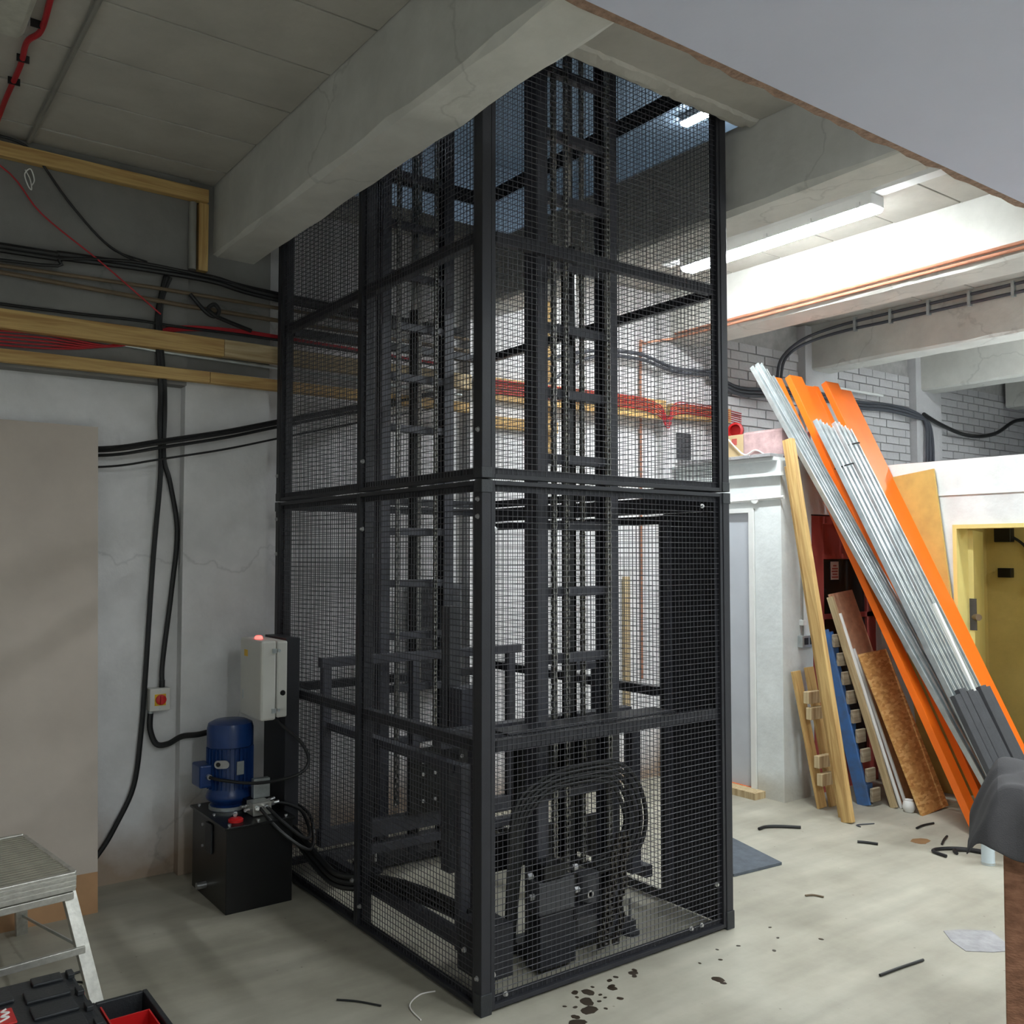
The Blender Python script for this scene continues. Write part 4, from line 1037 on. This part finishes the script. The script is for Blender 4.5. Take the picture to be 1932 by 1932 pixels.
lean('timber_length', 'timber', rect(0.06, 0.06), (3.56, 0.80, 0.002), (3.55, 1.20, 2.44), 'pine length leaning just behind the front one', 'timber')
pf = thing('pallet_frame', (3.68, 1.05, 0), 'unpainted pine pallet stood on edge behind the long timbers', 'pallet')
swept('plank', 'timber', rect(0.09, 0.022), (3.645, 1.04, 0.001), (3.60, 1.215, 0.95), (1, 0, 0), pf, 0.002)
swept('plank', 'timber', rect(0.09, 0.022), (3.755, 1.02, 0.001), (3.74, 1.205, 0.97), (1, 0, 0), pf, 0.002)
for z in (0.17, 0.29, 0.62, 0.73):
    y = 1.03 - 0.035 + 0.175 * z / 0.95
    box('block', 'timbery', 3.57, 3.72, y - 0.045, y - 0.012 + .012, z, z + 0.085, pf, bevel=0.003)
bp_ = thing('blue_pallet', (3.98, 1.0, 0), 'blue painted pallet stood on edge against the alcove wall', 'pallet')
swept('stringer', 'bluewood', rect(0.02, 0.10), (3.945, 0.90, 0.001), (3.905, 1.20, 1.23), (1, 0, 0), bp_, 0.002)
swept('stringer', 'bluewood', rect(0.02, 0.10), (4.045, 0.97, 0.001), (3.995, 1.225, 1.21), (1, 0, 0), bp_, 0.002)
for k, z in enumerate((0.02, 0.50, 1.0)):
    y = 0.90 + 0.30 * z / 1.23
    xo = -0.04 * z / 1.23
    box('block', 'bluewood', 3.957 + xo, 4.03 + xo, y - 0.02, y + 0.05, z, z + 0.13, bp_, bevel=0.003)
for k in range(9):
    z = 0.03 + k * 0.135
    y = 0.845 + 0.30 * z / 1.23
    xo = -0.05 * z / 1.23
    box('deck_board', 'greywood', 3.96 + xo, 4.06 + xo, y - 0.012, y + 0.012, z, z + 0.095, bp_, bevel=0.003)
lean('edge_board', 'timbery', rect(0.022, 0.05), (4.055, 0.735, 0.002), (3.935, 1.15, 1.48), 'pale timber strip leaning beside the white pipes', 'timber')
for i, (b0, t0, h) in enumerate(((4.085, 3.965, 1.36), (4.125, 4.04, 1.10))):
    lean('white_pipe', 'white', [(0.013 * math.cos(2 * math.pi * k / 10), 0.013 * math.sin(2 * math.pi * k / 10)) for k in range(10)], (b0, 0.70 - .02 * i, 0.002), (t0, 1.09 - .06 * i, h), ('taller', 'shorter')[i] + ' white plastic pipe leaning beside the pallets', 'pipe', None, bevel=0)
lean('chipboard_sheet', 'chip', rect(0.30, 0.018), (4.27, 0.72, 0.002), (4.12, 1.19, 1.51), 'tall brown chipboard sheet leaning behind the strand board', 'board')
lean('osb_sheet', 'osb', rect(0.35, 0.018), (4.20, 0.515, 0.003), (4.135, 0.94, 1.08), 'short strand board offcut leaning in the alcove', 'board')
lean('yellow_board', 'yelboard', rect(0.42, 0.02), (4.765, 0.70, 0.002), (4.772, 1.0, 2.43), 'tall yellowish board leaning on the right wall behind the orange channels', 'board', None, side=(0, 1, 0))
tag(MB().lathe([(0.03, 0), (0.045, 0.03), (0.04, 0.06), (0.028, 0.08), (0.03, 0.085)], (4.05, 0.62, 0), (0.0, 0.0, 1), 16).build('trap_fitting', 'white', smooth=True), 'white plastic waste trap on the floor below the white pipes', 'fitting')

# ---- alcove fittings
sk = thing('socket_outlet', (3.79, 1.27, 1.1), 'metal clad double socket on the alcove wall', 'socket outlet')
box('back_box', 'galv', 3.715, 3.865, 1.235, 1.28, 1.11, 1.195, sk, bevel=0.004)
for x in (3.735, 3.80):
    box('switch', 'plasticblk', x, x + 0.045, 1.231, 1.236, 1.13, 1.18, sk)
pipe('pull_cord', 'greypipe', [(3.757, 1.262, 1.93), (3.757, 1.262, 1.19)], 0.006, 'slim grey conduit dropping to the metal socket', 'conduit', sub=1)
tag(box('junction_box', 'white', 3.735, 3.78, 1.245, 1.28, 1.27, 1.31, bevel=0.003), 'small white junction box above the metal socket', 'box')
lc = pipe('conduit', 'white', [(3.53, 2.30, 2.18), (3.525, 1.76, 2.20), (3.525, 1.24, 2.215)], 0.012, 'white conduit along the block wall above the grey door', 'conduit', sub=1)
MB().cyl((3.515, 1.50, 2.21), (3.535, 1.50, 2.21), 0.035, 12).build('box_lid', 'white', lc, smooth=True)

# ---- carton on the block roof, brick wall cables
ct = thing('carton', (3.85, 1.7, 2.515), 'cardboard carton part wrapped in film on the block roof', 'carton')
box('card_side', 'card', 3.68, 4.02, 1.52, 1.99, 2.541, 2.74, ct, bevel=0.006)
box('film_wrap', 'wrap', 3.672, 4.03, 1.36, 1.74, 2.541, 2.75, ct, bevel=0.02)
MB().box(3.677, 3.68, 1.90, 1.94, 2.65, 2.70).box(3.677, 3.68, 1.80, 1.85, 2.66, 2.71).build('red_print', 'redpaint', ct)
pipe('cord', 'paper', [(3.66, 1.98, 2.60), (3.655, 1.9, 2.72), (3.66, 1.80, 2.64), (3.655, 1.70, 2.57), (3.66, 1.60, 2.60), (3.66, 1.50, 2.545)], 0.006, 'pale string looped over the carton', 'string')
tag(MB().lathe([(0.07, 0), (0.07, 0.02), (0.05, 0.025), (0.05, 0.0)], (3.98, 2.06, 2.82), (-0.9, -0.3, 0.1), 18).build('red_disc', 'red', smooth=True), 'red round sign edge beside the lift cage', 'sign')

for i in range(2):
    pipe('beam_cable', 'greycable', [(5.385, 0.0, 3.925 - .07 * i), (5.385, 0.8, 3.92 - .07 * i), (5.385, 1.5, 3.915 - .07 * i), (5.37, 2.0, 3.90 - .06 * i), (5.20, 2.28, 3.80 - .05 * i), (4.95 + .05 * i, 2.33, 3.60), (4.88 + .05 * i, 2.33, 3.40), (4.90 + .05 * i, 2.36, 3.2)], 0.014, ('upper', 'lower')[i] + ' grey cable curving along the far concrete beam', 'cable', 'pair of cables on the far beam')
cl = 0
for y in (0.1, 0.45, 0.8, 1.15, 1.5, 1.85):
    cl += 1
    tag(box('cable_clip', 'galv', 5.362, 5.40, y - .012, y + .012, 3.82, 3.945), ('first', 'second', 'third', 'fourth', 'fifth', 'sixth')[cl - 1] + ' from the right of the cable clips on the far beam', 'clip', 'clips on the far beam')
for i in range(3):
    d = 0.03 * i
    pipe('wall_cable', 'greycable', [(3.95, 2.30, 3.37 - d), (4.4, 2.36, 3.27 - d), (5.2, 2.31, 3.33 - d), (6.09, 2.33, 3.31 - d), (6.7, 2.36, 3.34 - d), (7.1, 2.31, 3.30 - d), (7.30 + d, 2.29, 3.20), (7.32 + d * 2, 2.29, 2.95), (7.30 + d * 2, 2.29, 2.60)], 0.016, ('top', 'middle', 'bottom')[i] + ' cable of the bundle along the painted brick wall', 'cable', 'cable bundle along the brick wall')
pipe('wall_cable', 'cable', [(7.25, 2.28, 3.28), (7.6, 2.29, 3.2), (8.2, 2.31, 3.13), (8.8, 2.31, 3.19), (9.3, 2.31, 3.38), (9.8, 2.35, 3.45)], 0.022, 'heavy black cable sagging to the right across the brick wall', 'cable')
pipe('wall_cable', 'greycable', [(6.1, 2.31, 3.27), (6.2, 2.31, 3.1), (6.05, 2.34, 2.9), (6.0, 2.36, 2.55)], 0.010, 'thin cable dropping down the brick wall behind the tracks', 'cable')
pipe('conduit', 'white', [(5.82, 2.35, 3.42), (6.6, 2.35, 3.42)], 0.014, 'short white conduit on the brick wall above the cable bundle', 'conduit', sub=1)
# copper pipes along the third beam, one dropping down the back wall
pipe('copper_pipe', 'copper', [(3.465, -2.0, 3.62), (3.465, 2.25, 3.60)], 0.011, 'upper copper pipe along the brightly lit beam', 'pipe', sub=1)
pipe('copper_pipe', 'copper', [(3.465, -2.0, 3.588), (3.465, 2.1, 3.565), (3.44, 2.27, 3.56), (3.25, 2.385, 3.52), (3.205, 2.385, 3.44), (3.20, 2.385, 2.4), (3.20, 2.385, 0.8)], 0.011, 'lower copper pipe on the beam dropping down the back wall', 'pipe', sub=3)
# timber and red cables on the back wall right of the cage
tag(swept('pine_batten', 'timber', rect(0.05, 0.16), (1.55, 2.30, 2.965), (3.38, 2.30, 2.965), (0, 1, 0), bevel=0.003), 'wide yellowish batten on the wall behind the cage', 'timber')
tag(swept('pine_batten', 'timber', rect(0.05, 0.08), (1.55, 2.30, 2.73), (2.25, 2.30, 2.73), (0, 1, 0), bevel=0.003), 'narrow yellowish batten below the wide one behind the cage', 'timber')
tag(swept('pine_batten', 'timber', rect(0.07, 0.03), (2.24, 2.37, 2.55), (2.24, 2.37, 3.75), (1, 0, 0), bevel=0.003), 'upright yellow batten on the back wall behind the cage', 'timber')
tag(swept('pine_batten', 'timber', rect(0.05, 0.12), (3.42, 2.28, 2.965), (4.15, 2.28, 2.985), (0, 1, 0), bevel=0.003), 'batten carrying red cables right of the copper pipe', 'timber')
tag(swept('pine_batten', 'timbery', rect(0.06, 0.03), (3.03, 2.385, 0.6), (3.03, 2.385, 1.62), (1, 0, 0), bevel=0.003), 'pale upright timber on the lower back wall behind the cage', 'timber')
for i in range(6):
    z = 2.93 + 0.018 * i
    pipe('red_cable', 'redcable', [(1.6, 2.265, z), (2.9, 2.262, z + .02), (3.15, 2.262, z + .01), (3.31, 2.26, z - 0.03), (3.36, 2.26, z - 0.10), (3.40, 2.255, z - 0.10), (3.43, 2.255, z - 0.02), (3.55, 2.25, z + 0.025), (3.95, 2.25, z + 0.02), (4.3, 2.27, z)], 0.005, ('lowest', 'second lowest', 'third lowest', 'third highest', 'second highest', 'highest')[i] + ' of the red cables looping over the rear battens', 'cable', 'red cables on the rear battens')
for i in range(2):
    pipe('wall_cable', 'greycable', [(2.2, 2.36, 3.25 - .2 * i), (2.6, 2.33, 3.36 - .05 * i), (3.1, 2.31, 3.40 - .04 * i), (3.5, 2.29, 3.33 - .03 * i), (4.0, 2.31, 3.36 - .03 * i)], 0.014, ('upper', 'lower')[i] + ' grey cable arching over the copper pipe drop', 'cable', 'cables arching behind the cage')
tag(box('wall_vent', 'dkgrey', 3.55, 3.70, 2.30, 2.335, 2.58, 2.80, bevel=0.004), 'dark grey vent on the pilaster behind the cage', 'vent')
ch = thing('wall_heater', (1.35, 2.37, 0.9), 'dark grille unit low on the back wall behind the cage', 'grille')
box('frame', 'dkgrey', 1.05, 1.45, 2.352, 2.41, 0.9, 1.60, ch, bevel=0.004)
for k in range(12):
    box('louvre', 'black', 1.07, 1.43, 2.342, 2.352, 0.93 + k * .055, 0.955 + k * .055, ch)

# ---- yellow store contents
jb = tag(box('fuse_box', 'tank', 5.93, 6.0, 0.78, 0.92, 1.90, 2.05, bevel=0.006), 'dark fuse box high on the yellow store wall', 'fuse box')
tag(box('meter_box', 'tank', 5.94, 6.0, 0.79, 0.90, 1.60, 1.68, bevel=0.004), 'small dark meter box on the yellow store wall', 'box')
pipe('store_cable', 'cable', [(5.985, 0.80, 1.95), (5.985, 0.68, 1.85), (5.985, 0.62, 1.65), (5.985, 0.62, 1.3), (5.985, 0.62, 1.0), (5.985, 0.56, 0.88)], 0.012, 'black cable down the yellow store wall', 'cable')
tag(box('switch_box', 'white', 5.955, 6.0, 0.57, 0.64, 1.50, 1.57, bevel=0.003), 'small white switch on the yellow store wall', 'switch')
lean('dark_plank', 'black', rect(0.02, 0.10), (5.80, 0.43, 0.002), (5.975, 0.47, 1.38), 'dark plank leaning in the yellow store', 'plank')
lean('dark_sheet', 'greywood', rect(0.40, 0.02), (5.5, 0.70, 0.002), (5.6, 0.98, 0.85), 'weathered sheet leaning in the corner of the yellow store', 'board')

# ================================================================== FLOOR ITEMS
mt = MB().prism([(2.03, 0.47), (2.412, 0.439), (2.55, 0.92), (2.2, 0.99)], (0, 0, 0.001), (0, 0, 0.016), (1, 0, 0)).build('rubber_mat', 'rubber')
tag(mt, 'dark grey rubber mat on the floor beside the cage', 'mat')
MB().prism([(2.25, -0.62), (2.33, -0.66), (2.433, -0.755), (2.30, -0.93), (2.20, -0.88), (2.113, -0.80), (2.17, -0.70)][::-1], (0, 0, 0.0), (0, 0, 0.003), (1, 0, 0)).build('repair_patch', 'patch', f_)
def offcut(pts, r, label, m='cable'):
    pipe('cable_offcut', m, [(x, y, r + 0.001 + (k % 2) * 0.0) for k, (x, y) in enumerate(pts)], r, label, 'cable offcut', 'cable offcuts on the floor')
offcut([(2.848, 0.954), (2.92, 0.96), (3.0, 0.915), (3.098, 0.815)], 0.010, 'longest bowed black cable offcut near the mat')
offcut([(3.13, 0.42), (3.16, 0.38), (3.19, 0.317)], 0.008, 'short black cable offcut on the open floor')
offcut([(3.70, 0.36), (3.80, 0.37), (3.90, 0.356)], 0.007, 'thin cable offcut in front of the strand board')
offcut([(3.509, 0.083), (3.6, 0.12), (3.692, 0.15)], 0.007, 'thin straight cable offcut before the orange channel foot')
offcut([(1.568, -0.715), (1.70, -0.725), (1.859, -0.743)], 0.006, 'straight dark rod offcut on the near floor')
offcut([(3.30, -0.06), (3.33, 0.04), (3.42, 0.03), (3.52, -0.05), (3.56, -0.17), (3.44, -0.26)], 0.010, 'curled black cable offcut beside the pale can')
offcut([(3.40, -0.07), (3.45, -0.03), (3.52, -0.09), (3.54, -0.2)], 0.010, 'second curled black cable offcut beside the pale can')
offcut([(3.44, 0.60), (3.46, 0.64), (3.58, 0.59)], 0.004, 'fine grey wire offcut below the timbers', 'greycable')
offcut([(2.1, 0.05), (2.14, 0.03), (2.16, -0.02)], 0.005, 'tiny brown offcut on the floor right of the mat', 'brownpipe')
offcut([(-0.39, 0.46), (-0.33, 0.40), (-0.27, 0.31)], 0.004, 'thin dark wire offcut left of the cage')
offcut([(-0.20, 0.12), (-0.18, 0.24), (-0.10, 0.30), (-0.03, 0.29)], 0.003, 'thin pale curved wire left of the cage', 'paper')
offcut([(-1.32, 1.30), (-1.22, 1.33), (-1.12, 1.36)], 0.005, 'short black cable offcut under the step platform')
offcut([(-1.27, 1.22), (-1.2, 1.25), (-1.16, 1.2)], 0.004, 'second thin cable offcut under the step platform')
cn = thing('sealant_can', (3.39, -0.26, 0), 'pale blue cylindrical can on the floor by the orange channel foot', 'can')
MB().lathe([(0.037, 0), (0.038, 0.004), (0.038, 0.012), (0.036, 0.014), (0.036, 0.178), (0.038, 0.182), (0.036, 0.188), (0.02, 0.193), (0.0, 0.193)], (3.39, -0.262, 0), (0, 0, 1), 24).build('body', 'can', cn, smooth=True)
MB().lathe([(0.0385, 0), (0.0385, 0.01)], (3.39, -0.262, 0.004), (0, 0, 1), 24).build('rim', 'galv', cn, smooth=True)
random.seed(11)
def blot(x, y, r, m='oil'):
    n = 12
    ph = random.random() * 6
    pr = []
    for k in range(n):
        a = 2 * math.pi * k / n
        q = r * (1 + 0.18 * math.sin(2 * a + ph) + random.uniform(-.12, .12))
        pr.append((x + q * math.cos(a) * 1.0, y + q * math.sin(a) * 1.0))
    MB().prism(pr, (0, 0, 0.0), (0, 0, 0.0012), (1, 0, 0)).build('oil_spot' if m == 'oil' else 'rust_spot', m, f_)
for (x, y, r) in [(0.747, -0.066, .02), (0.77, -0.05, .012), (0.73, -0.09, .012), (0.476, -0.084, .026), (0.417, -0.142, .030), (0.38, -0.201, .034), (0.617, -0.058, .012), (0.59, -0.10, .014), (0.577, -0.118, .018), (0.544, -0.202, .013), (0.429, -0.055, .016), (0.278, -0.25, .03), (0.30, -0.21, .016), (0.994, -0.323, .024), (0.986, -0.359, .012), (0.52, -0.06, .008), (0.50, -0.13, .008), (0.46, -0.17, .008), (0.35, -0.15, .009), (0.32, -0.12, .008), (0.44, -0.23, .008), (0.50, -0.16, .007), (0.66, -0.05, .01), (0.41, -0.09, .008), (1.15, -0.2, .009), (1.22, -0.12, .007), (1.05, -0.17, .007), (1.33, -0.15, .009), (1.42, -0.28, .01), (1.55, -0.2, .008), (1.62, -0.1, .008), (1.7, -0.33, .01)]:
    blot(x, y, r)
blot(3.484, 0.208, 0.06, 'rust')

# ================================================================== CLOTH-COVERED BOARD IN THE FOREGROUND
bd_ = thing('covered_board_stack', (1.3, -1.5, 0), 'rough brown plywood stack under a dark cloth in the right foreground', 'board stack')
swept('plywood', 'ply', [(0, 0), (0.9, 0), (0.9, 0.35), (0, 0.35)], (0.995, -1.525, 0), (0.975, -1.54, 0.985), (0.44, -0.897, 0), bd_, 0.004)
# draped cloth
nu, nv = 26, 14
vs, fs = [], []
c0 = Vector((0.975, -1.54, 0)); du = Vector((0.44, -0.897, 0)); dv = Vector((0.897, 0.44, 0))
for i in range(nu + 1):
    for j in range(nv + 1):
        u = -0.13 + 1.1 * i / nu
        v = -0.10 + 0.55 * j / nv
        fold = 0.010 * math.sin(u * 38 + v * 14) + 0.008 * math.sin(u * 17 - v * 31 + 1.3)
        z = 1.04 + fold
        over = 0
        if u < 0: over = max(over, -u)
        if v < 0: over = max(over, -v)
        uu, vv = u, v
        if over > 0:
            z -= over * 1.7 + (0.04 if v < 0 and u > 0 else 0.0)
            if u < 0: uu = u * 0.72 - 0.01
            if v < 0: vv = v * 0.45 - 0.012 + 0.012 * math.sin(u * 45)
        if u < 0 and v > 0.3: z += 0.03
        vs.append(c0 + du * uu + dv * vv + Vector((0, 0, z)))
for i in range(nu):
    for j in range(nv):
        p = i * (nv + 1) + j
        fs.append((p, p + nv + 1, p + nv + 2, p + 1))
cl_ = MB().add(vs, fs).build('cloth', 'cloth', bd_, smooth=True)
so = cl_.modifiers.new('thick', 'SOLIDIFY'); so.thickness = 0.008; so.offset = 1
su = cl_.modifiers.new('soft', 'SUBSURF'); su.levels = 1; su.render_levels = 2
